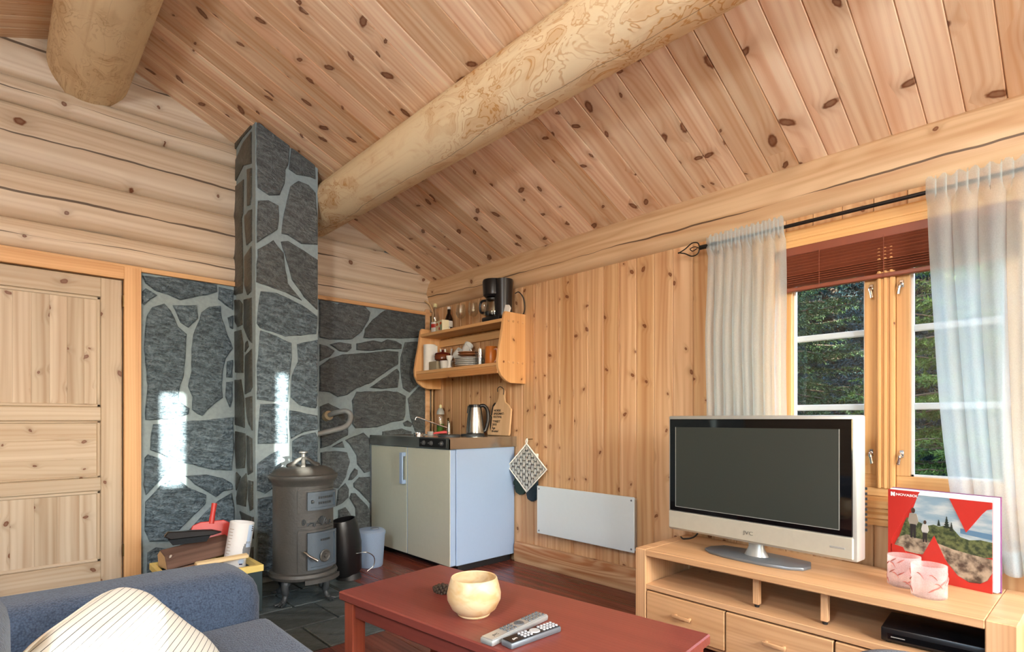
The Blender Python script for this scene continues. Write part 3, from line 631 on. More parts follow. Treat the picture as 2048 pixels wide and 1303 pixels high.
def sash(ya, yb, hside):
    za, zb = z0+0.035, z1-0.035
    s = box('sash', 0.0, 0.05, ya, yb, za, za+0.055, PWINH, win, 0.003)
    box('rail', 0.0, 0.05, ya, yb, zb-0.055, zb, PWINH, s, 0.003)
    box('stile', 0.0, 0.05, ya, ya+0.048, za+0.055, zb-0.055, PWIN, s, 0.003); box('stile', 0.0, 0.05, yb-0.048, yb, za+0.055, zb-0.055, PWIN, s, 0.003)
    ga, gb, gza, gzb = ya+0.048, yb-0.048, za+0.055, zb-0.055
    for (p, q, u, v) in ((ga, ga+0.008, gza, gzb), (gb-0.008, gb, gza, gzb), (ga, gb, gza, gza+0.008), (ga, gb, gzb-0.008, gzb)):
        box('putty', 0.028, 0.05, p, q, u, v, WPAINT, s, 0.0)
    box('pane', 0.034, 0.038, ga, gb, gza, gzb, PANE, s, 0)
    for zz in (1.085, 1.415): box('muntin', 0.04, 0.066, ga, gb, zz-0.014, zz+0.014, WPAINT, s, 0.004)
    yh = yb-0.02 if hside > 0 else ya+0.02
    for zz in (1.60, 0.885):
        bm = bmesh.new(); add_box(bm, -0.006, 0.002, yh-0.008, yh+0.008, zz-0.016, zz+0.016, 0.002)
        add_tube(bm, bez([(-0.006, yh, zz), (-0.022, yh, zz-0.004), (-0.026, yh+hside*0.004, zz-0.02), (-0.024, yh+hside*0.008, zz-0.045)], 5), [0.006]*10+[0.005]*4+[0.006]*2, 8)
        obj('handle', bm, CHROME, s)
sash(y0+0.036, MY-0.035, +1); sash(MY+0.035, y1-0.036, -1)
# casing boards
for nm, a in (('casing', (-0.03, 0.0, y0-0.07, y0+0.01, z0-0.02, z1+0.07)), ('casing', (-0.03, 0.0, y1-0.01, y1+0.07, z0-0.02, z1+0.07))):
    box(nm, *a, PWIN, win, 0.004)
box('casing', -0.036, 0.0, y0-0.09, y1+0.09, 1.835, 1.875, PWINH, win, 0.004); box('casing', -0.028, 0.0, y0-0.08, y1+0.08, 1.872, 1.925, PWINH, win, 0.006)
sp = [(0.0, 0.575), (-0.022, 0.575), (-0.022, 0.60), (-0.034, 0.607), (-0.028, 0.622), (-0.042, 0.635), (-0.042, 0.648), (-0.060, 0.655), (-0.060, 0.685), (0.0, 0.70)]
prism('sill', [(a, b) for a, b in sp], y0-0.09, y1+0.09, PWINH, win, 'Y', smooth=20)
# venetian blind, pulled half way up
blind = thing('window_blind', 'red brown slatted blind drawn part way down behind the white curtains', 'blind', (-0.006, MY, 1.84))
BW = flat('mahogany_slat', (136, 72, 50), 0.4, nz=0.15, nscale=12)
box('head_rail', -0.035, 0.0, -0.42, 0.42, -0.04, 0.0, BW, blind, 0.003)
zz = -0.05
sm = None; k = 0
while zz > -0.185:
    bm = bmesh.new(); add_box(bm, -0.014, 0.014, -0.42, 0.42, -0.0012, 0.0012)
    if sm is None: sm = mesh('slat', bm, 0)
    else: bm.free()
    link('slat', sm, BW, blind, (-0.018, 0, zz), (0, math.radians(40 if zz > -0.13 else 22), 0)); zz -= 0.0145 if zz > -0.13 else 0.010
box('bottom_rail', -0.034, -0.004, -0.42, 0.42, -0.208, -0.19, BW, blind, 0.003)
for yy in (-0.25, 0.0, 0.25): tube('cord', [(-0.038, yy, -0.03), (-0.038, yy, -0.205)], 0.0012, BW, blind, 6)

# curtain rod with forged heart finials
rod = thing('curtain_rod', 'black forged iron curtain rod with an open heart shaped finial above the window', 'curtain rod', (-0.10, -3.38, 1.925))
FORGE = flat('forged_iron', (44, 38, 34), 0.45, metal=0.6)
tube('pole', [(0, -0.82, 0), (0, 0.80, 0)], 0.0085, FORGE, rod)
for sgn in (-1, 1):
    e = 0.80*sgn if sgn > 0 else -0.82
    bm = bmesh.new(); hp = [(0, 0), (0.012, 0.028), (0.045, 0.034), (0.085, 0.012), (0.125, -0.002)]
    for m in (-1, 1): add_tube(bm, bez([(0, e+sgn*(0.005+a), m*b) for a, b in hp], 6), 0.0032, 8)
    add_tube(bm, bez([(0, e+sgn*a, b) for a, b in ((0.01, 0.0), (0.035, 0.012), (0.06, 0.006), (0.045, -0.008), (0.02, 0.0))], 5), 0.0025, 8)
    obj('finial', bm, FORGE, rod); tube('collar', [(0, e-sgn*0.09, 0), (0, e+sgn*0.005, 0)], 0.0115, FORGE, rod)
    tube('bracket', [(0, e-sgn*0.05, -0.008), (0.06, e-sgn*0.05, -0.02), (0.098, e-sgn*0.05, -0.02)], 0.005, FORGE, rod)
def curtain(name, ya, yb, za, zb, label, seed, edge=0.0, foldn=9):
    """gathered voile sheet hanging from the rod; ya<yb"""
    t = thing(name, label, 'curtain', (-0.10, (ya+yb)/2, zb), 0, 'white curtains at the window')
    ny, nz = 130, 46; bm = bmesh.new(); rows = []
    yc = (ya+yb)/2; h = zb-za
    for j in range(nz+1):
        v = j/nz; row = []
        for i in range(ny+1):
            u = i/ny; amp = 0.010+0.022*min(1, v*3.0)
            ph = foldn*2*PI*u + 1.3*math.sin(5*u+seed) + 0.6*math.sin(v*2.2+u*9+seed)
            if v < 0.05: ph = foldn*5.0*PI*u; amp = 0.004
            yv = ya + (yb-ya)*u; inset = edge*v*v
            yv += inset*(1 if edge < 0 else 1)*(u if edge < 0 else (1-u)) + 0.010*math.sin(ph*1.0+1.2)
            xv = amp*math.sin(ph) + 0.008*math.sin(11*v+seed*u) + 0.006*mnoise.noise(Vector((u*4, v*3, seed)))
            if v < 0.05: xv -= 0.016
            top = 0.010 if j == 0 else 0.0
            row.append(bm.verts.new((xv, yv-yc, -h*v + 0.014 + top*math.sin(ph*1.7))))
        rows.append(row)
    for a, b in zip(rows, rows[1:]):
        for i in range(ny): bm.faces.new((a[i], a[i+1], b[i+1], b[i]))
    obj('cloth', bm, SHEER, t, smooth=180)
    # hem bands: doubled cloth
    for (v0, v1) in ((0.94, 0.995),):
        bm = bmesh.new(); r2 = []
        for j in range(3):
            v = v0+(v1-v0)*j/2; src = rows and None; row = []
            for i in range(ny+1):
                u = i/ny; amp = 0.010+0.022*min(1, v*3.0); ph = foldn*2*PI*u + 1.3*math.sin(5*u+seed) + 0.6*math.sin(v*2.2+u*9+seed)
                yv = ya+(yb-ya)*u + edge*v*v*(u if edge < 0 else (1-u)) + 0.010*math.sin(ph+1.2)
                xv = amp*math.sin(ph)+0.008*math.sin(11*v+seed*u)+0.006*mnoise.noise(Vector((u*4, v*3, seed)))
                row.append(bm.verts.new((xv-0.0025, yv-yc, -h*v+0.014)))
            r2.append(row)
        for a, b in zip(r2, r2[1:]):
            for i in range(ny): bm.faces.new((a[i], a[i+1], b[i+1], b[i]))
        obj('hem', bm, SHEER, t, smooth=180)
    return t
curtain('curtain', -3.00, -2.625, 0.45, 1.955, 'gathered white voile curtain left of the window, hanging behind the television', 1.0, 0.0, 8)
curtain('curtain', -4.02, -3.545, 0.45, 1.955, 'white voile curtain right of the window, hanging down behind the red book', 4.0, -0.10, 6)

# ------------------------------------------------------------------ outdoors
gm = G('forest_floor'); tc = gm.n('TexCoord').outputs['Object']
nn = gm.noise(tc, 3.0, 5); gm.set(gm.mix(gm.step(nn, 0.35, 0.65), lin((96, 92, 70)), lin((112, 128, 78))), 0.95)
bm = bmesh.new(); N = 30
for i in range(N+1):
    for j in range(N+1):
        xx = 0.16+40*(i/N)**1.6; yy = -26+44*j/N; bm.verts.new((xx, yy, -0.55+0.10*mnoise.noise(Vector((xx*0.5, yy*0.5, 0)))+max(0, xx-4)*0.05))
bm.verts.ensure_lookup_table()
for i in range(N):
    for j in range(N): bm.faces.new([bm.verts[a] for a in (i*(N+1)+j, i*(N+1)+j+1, (i+1)*(N+1)+j+1, (i+1)*(N+1)+j)])
gr = obj('ground', bm, gm.m, smooth=180); setp(gr, kind='structure')
def needle_mat(name, a, b):
    g = G(name); tc = g.n('TexCoord').outputs['Object']; return g.set(g.mix(g.noise(tc, 2.5, 3), lin(a), lin(b)), 0.6, spec=0.3)
NEED = [needle_mat('spruce_needles', (24, 44, 30), (58, 84, 42)), needle_mat('light_spruce_needles', (40, 68, 30), (92, 118, 46)), needle_mat('blue_spruce_needles', (18, 42, 48), (40, 70, 74))]
BARK = flat('bark', (84, 70, 58), 0.9, nz=0.3, nscale=12)
def spruce(loc, H, rad, seed, label, mat, z_from=0.25, dens=1.0, ns=1.0):
    rr = random.Random(seed); t = thing('spruce_tree', label, 'tree', loc, rr.uniform(0, 6), 'spruce trees outside the window')
    lathe('trunk', [(0.0, 0.0), (H*0.022, 0.0), (H*0.016, H*0.4), (H*0.005, H*0.95), (0, H)], BARK, t, 10)
    vs = []; fs = []; bm = bmesh.new()
    z = z_from
    while z < H*0.97:
        L = rad*(1-z/H)**0.8+0.08
        nb = rr.randint(6, 8)
        a0 = rr.uniform(0, 6)
        for b in range(nb):
            az = a0+2*PI*b/nb+rr.uniform(-0.25, 0.25); l = L*rr.uniform(0.75, 1.1); droop = rr.uniform(0.25, 0.45)
            dirv = Vector((math.cos(az), math.sin(az), 0)); side = Vector((-dirv.y, dirv.x, 0)); pts = []
            for k in range(6):
                u = k/5; pts.append(Vector((0, 0, z+rr.uniform(-0.02, 0.02))) + dirv*(l*u) + Vector((0, 0, -droop*l*u+0.28*l*u*u)))
            add_tube(bm, pts, [0.012*(1-0.8*k/5) for k in range(6)], 4, False)
            nt_ = int(13*dens*max(0.5, l))
            for q in range(nt_):
                u = (q+1.0)/nt_; p = Vector((0, 0, z))+dirv*(l*u)+Vector((0, 0, -droop*l*u+0.28*l*u*u))
                for sg in (-1, 1):
                    tl = (0.10+0.20*l*(1-u*0.8))*rr.uniform(0.7, 1.2); td = (side*sg*0.9+dirv*0.6+Vector((0, 0, rr.uniform(-0.5, -0.05)))).normalized()
                    m = max(3, int(tl/0.022*dens))
                    for w_ in range(m):
                        c = p+td*(tl*(w_+0.5)/m)
                        for nd in range(4):
                            e = (td*0.75+Vector((rr.uniform(-1, 1), rr.uniform(-1, 1), rr.uniform(-0.7, 0.9)))).normalized()*rr.uniform(0.026, 0.046)*ns
                            o_ = e.cross(Vector((rr.uniform(-1, 1), rr.uniform(-1, 1), 1))).normalized()*0.0058*ns
                            i0 = len(vs); vs += [c-o_, c+o_, c+e]; fs.append((i0, i0+1, i0+2))
        z += 0.13+0.05*z/H
    me = bpy.data.meshes.new('foliage'); me.from_pydata(vs, [], fs); me.update()
    f = link('foliage', me, mat, t); f['kind'] = 'stuff'
    obj('branches', bm, BARK, t, smooth=180)
spruce((3.1, -3.3, -0.5), 4.4, 1.15, 1, 'light green spruce close outside the right window pane', NEED[1], dens=1.25)
spruce((4.0, -1.35, -0.5), 5.2, 1.35, 2, 'dark green spruce outside the left window pane', NEED[0], dens=1.25)
spruce((6.2, -2.6, -0.4), 7.0, 1.6, 3, 'blue green spruce standing further back between the two nearest spruces', NEED[2], ns=1.5)
far = [o for o in COL.objects if o.name == 'spruce_tree.002'][0]
for k, (xx, yy) in enumerate(((8.5, -0.6), (9.5, -3.4), (10.5, -1.6), (11.5, 0.9), (12.5, -2.8), (13.0, -0.4), (14.0, 1.8), (15.0, -1.6), (8.0, 1.2))):
    c_ = copy_thing(far, (xx, yy, -0.2), k*1.1, 'dark spruce in the thick row of trees beyond the nearest spruces'); c_['group'] = 'far spruces'; c_.scale = (1.25, 1.25, 1.15)
for k, (xx, yy) in enumerate(((2.6, -7.6), (4.6, -8.4), (6.4, -7.4), (8.6, -8.6))):  # extra trees added out of view to shade those seen through the window
    c_ = copy_thing(far, (xx, yy, -0.4), k*0.9, 'added dark spruce out of view, shading the trees outside the window'); c_['group'] = 'added shading spruces'
# added cabin shape, never in view, keeping the low sun off the rear window
nb = bmesh.new(); add_box(nb, -3.5, 1.2, -19.0, -16.0, -0.6, 2.6); add_prism(nb, [(-19.4, 2.55), (-15.6, 2.55), (-17.5, 3.75)], -3.6, 1.4, 'X')
nb = obj('wall_sun_blocker', nb, flat('sun_blocker_brown', (70, 50, 38), 0.8, nz=0.2), smooth=0); setp(nb, kind='structure')
bm = bmesh.new(); add_box(bm, -14, 0.1, -40, -6.15, -0.75, -0.6); g2 = obj('ground_rear', bm, gm.m, smooth=0); setp(g2, kind='structure')

# ------------------------------------------------------------------ kitchenette
def wb(root, name, x0, x1, y0, y1, z0, z1, mat, bev=0.002, parent=None, seg=1):
    L = root.location; return box(name, x0-L.x, x1-L.x, y0-L.y, y1-L.y, z0-L.z, z1-L.z, mat, parent or root, bev, seg)
kit = thing('kitchenette', 'compact kitchen unit with two beige doors, white side and steel worktop', 'kitchen unit', (-0.32, -0.55, 0))
KX = -0.60; KY0, KY1 = -1.075, -0.036
wb(kit, 'cabinet', KX+0.055, -0.012, KY0, KY1, 0.05, 0.832, WHITE_EN, 0.004)
wb(kit, 'plinth', KX+0.09, -0.03, KY0+0.03, KY1-0.02, 0.0, 0.05, BLACKM, 0.002)
d1 = wb(kit, 'door', KX+0.004, KX+0.05, -0.552, KY1, 0.055, 0.828, WHITE_EN, 0.004); wb(kit, 'door_skin', KX, KX+0.005, -0.551, KY1-0.001, 0.056, 0.827, CHAMP, 0.001, d1)
d2 = wb(kit, 'door', KX+0.004, KX+0.05, KY0, -0.562, 0.055, 0.828, WHITE_EN, 0.004); wb(kit, 'door_skin', KX, KX+0.005, KY0+0.001, -0.563, 0.056, 0.827, CHAMP, 0.001, d2)
hb = bmesh.new(); L = kit.location
add_box(hb, KX-0.034-L.x, KX-0.022-L.x, -0.545-L.y, -0.505-L.y, 0.56, 0.79, 0.004); add_box(hb, KX-0.03-L.x, KX-L.x, -0.545-L.y, -0.52-L.y, 0.56, 0.59, 0.003); add_box(hb, KX-0.03-L.x, KX-L.x, -0.545-L.y, -0.52-L.y, 0.76, 0.79, 0.003)
obj('handle', hb, WHITE_EN, d1)
# worktop: pressed steel with a sink basin recess in the far half
bm = bmesh.new(); sx0, sx1, sy0, sy1 = -0.50, -0.14, -0.46, -0.10
holes = [(sx0, sx1, sy0, sy1)]
xs = [KX-0.012, sx0, sx1, -0.004]; ys = [KY0-0.012, sy0, sy1, -0.032]
for i in range(3):
    for j in range(3):
        if i == 1 and j == 1: continue
        add_box(bm, xs[i]-L.x, xs[i+1]-L.x, ys[j]-L.y, ys[j+1]-L.y, 0.898, 0.906)
for a in ((KX-0.012, KX-0.006, KY0-0.012, -0.032, 0.832, 0.898), (KX-0.012, -0.004, KY0-0.012, KY0-0.006, 0.832, 0.898)): add_box(bm, a[0]-L.x, a[1]-L.x, a[2]-L.y, a[3]-L.y, a[4], a[5])
bmesh.ops.remove_doubles(bm, verts=bm.verts, dist=1e-4)
obj('worktop', bm, STEEL, kit, smooth=0)
bm = bmesh.new()
for a in ((sx0, sx1, sy0, sy1, 0.77, 0.775), (sx0-0.004, sx0, sy0, sy1, 0.77, 0.9), (sx1, sx1+0.004, sy0, sy1, 0.77, 0.9), (sx0, sx1, sy0-0.004, sy0, 0.77, 0.9), (sx0, sx1, sy1, sy1+0.004, 0.77, 0.9)): add_box(bm, a[0]-L.x, a[1]-L.x, a[2]-L.y, a[3]-L.y, a[4], a[5])
obj('basin', bm, STEEL, kit, smooth=0)
wb(kit, 'control_panel', KX-0.018, KX-0.012, -1.06, -0.74, 0.838, 0.898, BLACKP, 0.002)
for yy in (-0.80, -0.89, -1.01):
    bm = bmesh.new(); add_lathe(bm, [(0, 0), (0.016, 0), (0.016, 0.004), (0.012, 0.006), (0.011, 0.016), (0, 0.017)], 18); add_box(bm, -0.003, 0.003, -0.013, 0.013, 0.012, 0.022, 0.001)
    obj('knob', bm, flat('grey_knob', (90, 92, 94), 0.35, metal=0.3), kit, (KX-0.018-L.x, yy-L.y, 0.868), (0, -PI/2, 0))
for (xx, yy, r) in ((-0.20, -0.82, 0.085), (-0.43, -0.84, 0.075)):
    lathe('hotplate', [(0, 0.018), (r*0.25, 0.018), (r*0.27, 0.016), (r, 0.016), (r+0.004, 0.012), (r+0.004, 0)], IRON_D, kit, 32, loc=(xx-L.x, yy-L.y, 0.906))
bm = bmesh.new(); add_tube(bm, [(-0.075-L.x, -0.36-L.y, 0.906), (-0.075-L.x, -0.36-L.y, 0.985)], [0.016, 0.014], 14)
add_tube(bm, bez([(-0.075-L.x, -0.36-L.y, 0.955), (-0.14-L.x, -0.31-L.y, 0.985), (-0.25-L.x, -0.23-L.y, 1.035), (-0.285-L.x, -0.205-L.y, 1.047), (-0.295-L.x, -0.198-L.y, 1.025)], 5), 0.0065, 10)
fa = obj('faucet', bm, CHROME, kit)
bm = bmesh.new(); add_tube(bm, bez([(-0.075-L.x, -0.36-L.y, 0.985), (-0.078-L.x, -0.362-L.y, 1.01), (-0.10-L.x, -0.38-L.y, 1.035)], 5), [0.013]*6+[0.01]*5, 12); obj('lever', bm, CHROME, fa)

# things on the worktop
CT = 0.906
so_ = thing('soap_bottle', 'clear bottle of green dish soap with pale cap beside the tap', 'bottle', (-0.085, -0.255, CT))
lathe('body', [(0, 0.001), (0.03, 0.001), (0.034, 0.006), (0.034, 0.15), (0.026, 0.175), (0.014, 0.19)], GLASSW, so_, sx=1, sy=0.85)
lathe('soap', [(0, 0.004), (0.029, 0.004), (0.031, 0.01), (0.031, 0.085), (0, 0.085)], flat('green_soap', (70, 122, 40), 0.2), so_, sx=1, sy=0.85)
lathe('collar', [(0.035, 0.165), (0.032, 0.19), (0.018, 0.215), (0.012, 0.218), (0.012, 0.165)], flat('grey_cap', (168, 168, 162), 0.4), so_, sx=1, sy=0.85)
lathe('cap', [(0.011, 0.216), (0.012, 0.235), (0.008, 0.245), (0, 0.247)], flat('cream_cap', (226, 214, 160), 0.4), so_)
br = thing('dish_brush', 'dish brush with pink red handle lying on the worktop in front of the tap', 'brush', (-0.33, -0.50, CT), math.radians(-50))
box('handle', 0.0, 0.012, -0.01, 0.0, 0, 0.01, RED, br, 0.002)
br.children[0].name = 'handle_core'
tube('handle', [(0.0, -0.005, 0.014), (0.05, -0.005, 0.022), (0.09, -0.005, 0.026), (0.11, -0.005, 0.024)], [0.008, 0.010, 0.012, 0.010], flat('pink_red_plastic', (214, 84, 84), 0.4), br)
bpy.data.objects.remove([c for c in br.children if c.name.startswith('handle_core')][0])
lathe('bristle_head', [(0, 0.0), (0.022, 0.0), (0.026, 0.02), (0.024, 0.03), (0, 0.033)], flat('grey_bristle', (176, 174, 168), 0.8, nz=0.2, nscale=90), br, 20, loc=(-0.02, -0.005, 0.001))
st = lathe('strainer_cup', [(0, 0.0), (0.034, 0.0), (0.037, 0.018), (0.037, 0.026), (0.033, 0.026), (0.031, 0.006), (0, 0.006)], CHROME, None, 24, loc=(-0.53, -0.60, CT)); tag(st, 'small chrome strainer standing at the front edge of the steel worktop', 'strainer')
ke = thing('electric_kettle', 'brushed steel electric kettle with black handle and base', 'kettle', (-0.16, -0.80, CT))
lathe('base', [(0, 0), (0.07, 0), (0.072, 0.008), (0.066, 0.02), (0, 0.02)], BLACKP, ke)
lathe('body', [(0, 0.02), (0.067, 0.02), (0.068, 0.03), (0.060, 0.13), (0.048, 0.215), (0, 0.215)], STEEL, ke, 32)
lathe('lid', [(0.050, 0.213), (0.049, 0.228), (0.048, 0.234), (0, 0.236)], BLACKP, ke)
tube('handle', bez([(0.02, -0.035, 0.224), (0.045, -0.05, 0.225), (0.07, -0.06, 0.19), (0.075, -0.062, 0.12), (0.06, -0.05, 0.045), (0.04, -0.04, 0.035)], 5), 0.014, BLACKP, ke, 10)
prism('spout', [(-0.02, 0.17), (0.02, 0.17), (0.012, 0.225), (-0.012, 0.225)], 0.05, 0.075, STEEL, ke, 'Y')
# chopping board with printed festival lettering, leaning on the wall
cb = thing('chopping_board', 'beech chopping board with black knife emblem and lettering, leaning on the wall behind the kettle', 'chopping board', (-0.062, -0.955, CT+0.004), 0)
tilt = bpy.data.objects.new('dummy', None); bpy.data.objects.remove(tilt)
TA = math.radians(7)
def tl(y, z, d=0.0): return (math.sin(TA)*z - d*math.cos(TA), y, math.cos(TA)*z - d*math.sin(TA)*0 + 0.0)
poly = [(0.115, 0.0), (0.125, 0.03), (0.105, 0.24), (0.10, 0.29)] + [(0.085-0.0, 0.315), (0.045, 0.345), (0.032, 0.40), (0.03, 0.46), (0.018, 0.478), (-0.018, 0.478), (-0.03, 0.46), (-0.032, 0.40), (-0.045, 0.345), (-0.085, 0.315), (-0.10, 0.29), (-0.118, 0.27), (-0.122, 0.03), (-0.115, 0.0)]
SHR = 0.72
poly = [(y, z*SHR) for y, z in poly]
bo = prism('board', [(y, z) for y, z in poly], -0.008, 0.008, CUTB, cb, 'X', 0.003, rot=(0, TA, 0))
# local frame on the board: +y to the left in the photo, z up, face at x=-0.008
kp = [(0.058, 0.235), (0.066, 0.226), (0.078, 0.215), (0.082, 0.19), (0.084, 0.15), (0.092, 0.15), (0.092, 0.143), (0.084, 0.143), (0.084, 0.075), (0.089, 0.03), (0.096, 0.055), (0.098, 0.10), (0.097, 0.143), (0.105, 0.143), (0.105, 0.15), (0.097, 0.15), (0.095, 0.195), (0.088, 0.228), (0.073, 0.243), (0.062, 0.247), (0.055, 0.243)]
prism('knife_emblem', kp, -0.0092, -0.0078, INK, bo, 'X')
for s_, z_ in (('NORSK', 0.178), ('SPEKEMAT-', 0.154), ('FESTIVAL', 0.130), ('TYNSET', 0.096), ('2018', 0.073), ('Åge', 0.047), ('Brustad', 0.024)):
    text_obj('lettering', s_, 0.024, INK, bo, (-0.0085, 0.070 if z_ > 0.12 else 0.074, z_), (PI/2, 0, -PI/2), bold=0.0004)
tube('hanging_cord', bez([(-0.01, 0.0, 0.325), (-0.02, -0.01, 0.345), (-0.012, -0.03, 0.36), (0.0, -0.055, 0.34), (-0.008, -0.062, 0.30)], 6), 0.003, BLACKM, cb, 8)

# ------------------------------------------------------------------ wall shelf
sh = thing('wall_shelf', 'pine wall shelf with two boards and curved pegged side panels', 'shelf', (-0.13, -0.65, 1.285))
L = sh.location
def side_panel(y):
    pr = [(0.0, 0.0), (-0.15, 0.0), (-0.19, 0.015), (-0.235, 0.05), (-0.262, 0.10), (-0.265, 0.15), (-0.25, 0.24), (-0.225, 0.36), (-0.205, 0.48), (-0.195, 0.498), (0.0, 0.498)]
    o = prism('side_panel', [(a-L.x, b) for a, b in pr], y-0.012-L.y, y+0.012-L.y, PINE_SHELFV, sh, 'Y', 0.002); return o
sr = side_panel(-1.165); slf = side_panel(-0.135)
for zz, n in ((0.435, 4), (0.145, 5)):
    for k in range(n):
        lathe('peg', [(0, 0.0), (0.008, 0.0), (0.008, 0.004), (0.005, 0.006), (0, 0.0065)], PINE_TRIM, sr, 10, loc=(-0.03-0.046*k-L.x, -1.177-L.y, zz+0.004*k*0), rot=(PI/2, 0, 0))
T1, T2 = 1.735, 1.425
wb(sh, 'top_board', -0.215, -0.003, -1.153, -0.147, T1-0.024, T1, PINE_SHELFY, 0.003)
wb(sh, 'bottom_board', -0.255, -0.003, -1.153, -0.147, T2-0.024, T2, PINE_SHELFY, 0.003)
wb(sh, 'apron', -0.252, -0.23, -1.153, -0.147, T2-0.075, T2-0.024, pine('pine_apron', (226, 168, 96), (190, 116, 52), ax='YZ', cell=(0.4, 0.2), ring=260, warp=50, var=0.02), 0.003)
wb(sh, 'back_rail', -0.022, -0.002, -1.153, -0.147, 1.64, 1.70, PINE_SHELFY, 0.003)

# coffee maker
cm = thing('coffee_maker', 'black drip coffee maker with glass jug on top of the wall shelf', 'coffee maker', (-0.12, -1.01, T1))
bm = bmesh.new(); add_box(bm, -0.085, 0.08, -0.105, 0.085, 0, 0.035, 0.012, 2); obj('base', bm, BLACKP, cm)
lathe('column', [(0, 0.03), (0.062, 0.03), (0.066, 0.2), (0.07, 0.30), (0, 0.305)], BLACKP, cm, 28, loc=(0.01, -0.05, 0))
lathe('filter_holder', [(0, 0.18), (0.062, 0.18), (0.078, 0.195), (0.084, 0.29), (0.08, 0.305), (0, 0.308)], BLACKP, cm, 28, loc=(-0.015, 0.025, 0))
jg = lathe('jug', [(0, 0.038), (0.055, 0.038), (0.066, 0.055), (0.068, 0.08), (0.055, 0.14), (0.05, 0.165), (0.047, 0.165), (0.052, 0.14), (0.064, 0.08), (0.062, 0.056), (0.05, 0.042), (0, 0.042)], GLASSW, cm, 28, loc=(-0.02, 0.03, 0))
lathe('coffee', [(0, 0.044), (0.06, 0.05), (0.063, 0.075), (0, 0.075)], flat('dark_coffee', (30, 16, 10), 0.2), jg, 24)
lathe('jug_lid', [(0.052, 0.160), (0.052, 0.172), (0.03, 0.178), (0, 0.178)], BLACKP, jg, 24)
tube('jug_handle', bez([(-0.02, 0.045, 0.165), (-0.03, 0.09, 0.162), (-0.034, 0.105, 0.13), (-0.03, 0.10, 0.085), (-0.022, 0.066, 0.08)], 5), 0.009, BLACKP, jg, 8)
tube('power_cord', bez([(0.06, -0.12, 0.20), (0.07, -0.15, 0.205), (0.09, -0.175, 0.16), (0.105, -0.172, 0.08), (0.105, -0.13, 0.02)], 6), 0.004, BLACKM, cm, 8)
fp = thing('coffee_filters', 'stack of white fan shaped paper coffee filters behind the shelf side panel', 'paper filter', (-0.155, -1.12, T1))
prism('filter', [(0.028, 0.0), (0.05, 0.075), (0.045, 0.095), (0.02, 0.112), (-0.03, 0.105), (-0.052, 0.08), (-0.028, 0.0)], -0.006, 0.006, flat('filter_paper', (236, 232, 224), 0.9), fp, 'X', 0.002, rot=(0, 0.18, 0))
# wine glasses
def wine(loc, label):
    t = thing('wine_glass', label, 'wine glass', loc, 0, 'wine glasses on the shelf')
    lathe('foot', [(0, 0.003), (0.012, 0.003), (0.034, 0.0012), (0.034, 0), (0, 0)], GLASSW, t, 24); lathe('stem', [(0.004, 0.003), (0.0035, 0.05), (0.005, 0.085)], GLASSW, t, 12)
    lathe('bowl', [(0.004, 0.085), (0.022, 0.094), (0.036, 0.115), (0.040, 0.14), (0.036, 0.18), (0.032, 0.2), (0.031, 0.2), (0.035, 0.18), (0.0385, 0.14), (0.035, 0.117), (0.021, 0.097), (0, 0.09)], GLASSW, t, 28); return t
wine((-0.11, -0.56, T1), 'leftmost clear wine glass on top of the shelf'); wine((-0.085, -0.685, T1), 'middle clear wine glass on top of the shelf'); wine((-0.075, -0.80, T1), 'wine glass just left of the coffee jug, partly behind its handle')
# bottles and tea
b1 = thing('oil_bottle', 'clear glass bottle with red and white label at the left end of the shelf', 'bottle', (-0.11, -0.215, T1))
lathe('body', [(0, 0.001), (0.032, 0.001), (0.034, 0.006), (0.034, 0.15), (0.028, 0.175), (0.014, 0.20), (0.013, 0.23)], GLASSW, b1)
lathe('cap', [(0.015, 0.228), (0.016, 0.252), (0.012, 0.258), (0, 0.258)], flat('cream_cap', (226, 214, 160), 0.4), b1)
lathe('label_band', [(0.0348, 0.02), (0.0348, 0.055)], CERAMIC, b1); lathe('label_band', [(0.0348, 0.055), (0.0348, 0.085)], RED, b1); lathe('label_band', [(0.0348, 0.085), (0.0348, 0.10)], CERAMIC, b1)
b2 = thing('sauce_bottle', 'small dark sauce bottle with white cap behind the tea box', 'bottle', (-0.065, -0.345, T1))
lathe('body', [(0, 0.001), (0.03, 0.001), (0.032, 0.006), (0.032, 0.12), (0.014, 0.165), (0.013, 0.20)], flat('dark_bottle_glass', (28, 14, 10), 0.12), b2)
lathe('cap', [(0.014, 0.198), (0.014, 0.218), (0, 0.219)], CERAMIC, b2); lathe('label_band', [(0.0326, 0.05), (0.0326, 0.10)], CERAMIC, b2)
b3 = thing('glass_tumbler', 'clear ribbed glass between the two bottles on the shelf', 'glass', (-0.06, -0.272, T1))
lathe('wall', [(0, 0.0), (0.03, 0.0), (0.034, 0.11), (0.0325, 0.11), (0.0285, 0.006), (0, 0.006)], GLASSW, b3, 20)
tb = thing('tea_box', 'cream and green carton of tea bags with a red and yellow oval on the shelf', 'tea box', (-0.16, -0.38, T1), math.radians(-14))
box('carton', -0.03, 0.03, -0.075, 0.065, 0.0, 0.085, flat('cream_carton', (232, 222, 186), 0.6), tb, 0.002)
box('green_side', -0.0312, -0.0302, -0.0745, -0.03, 0.004, 0.06, flat('sage_print', (150, 164, 130), 0.6), tb, 0)
for yy in (0.03, -0.045):
    lathe('oval_mark', [(0, 0), (0.016, 0), (0.016, 0.0008), (0, 0.0008)], flat('red_orange_print', (214, 96, 30), 0.6), tb, 20, sx=0.7, sy=1.3, loc=(-0.0305, yy, 0.06), rot=(0, -PI/2, 0))
lathe('fruit_mark', [(0, 0), (0.013, 0), (0.013, 0.0008), (0, 0.0008)], RED, tb, 16, loc=(-0.031, -0.018, 0.02), rot=(0, -PI/2, 0))
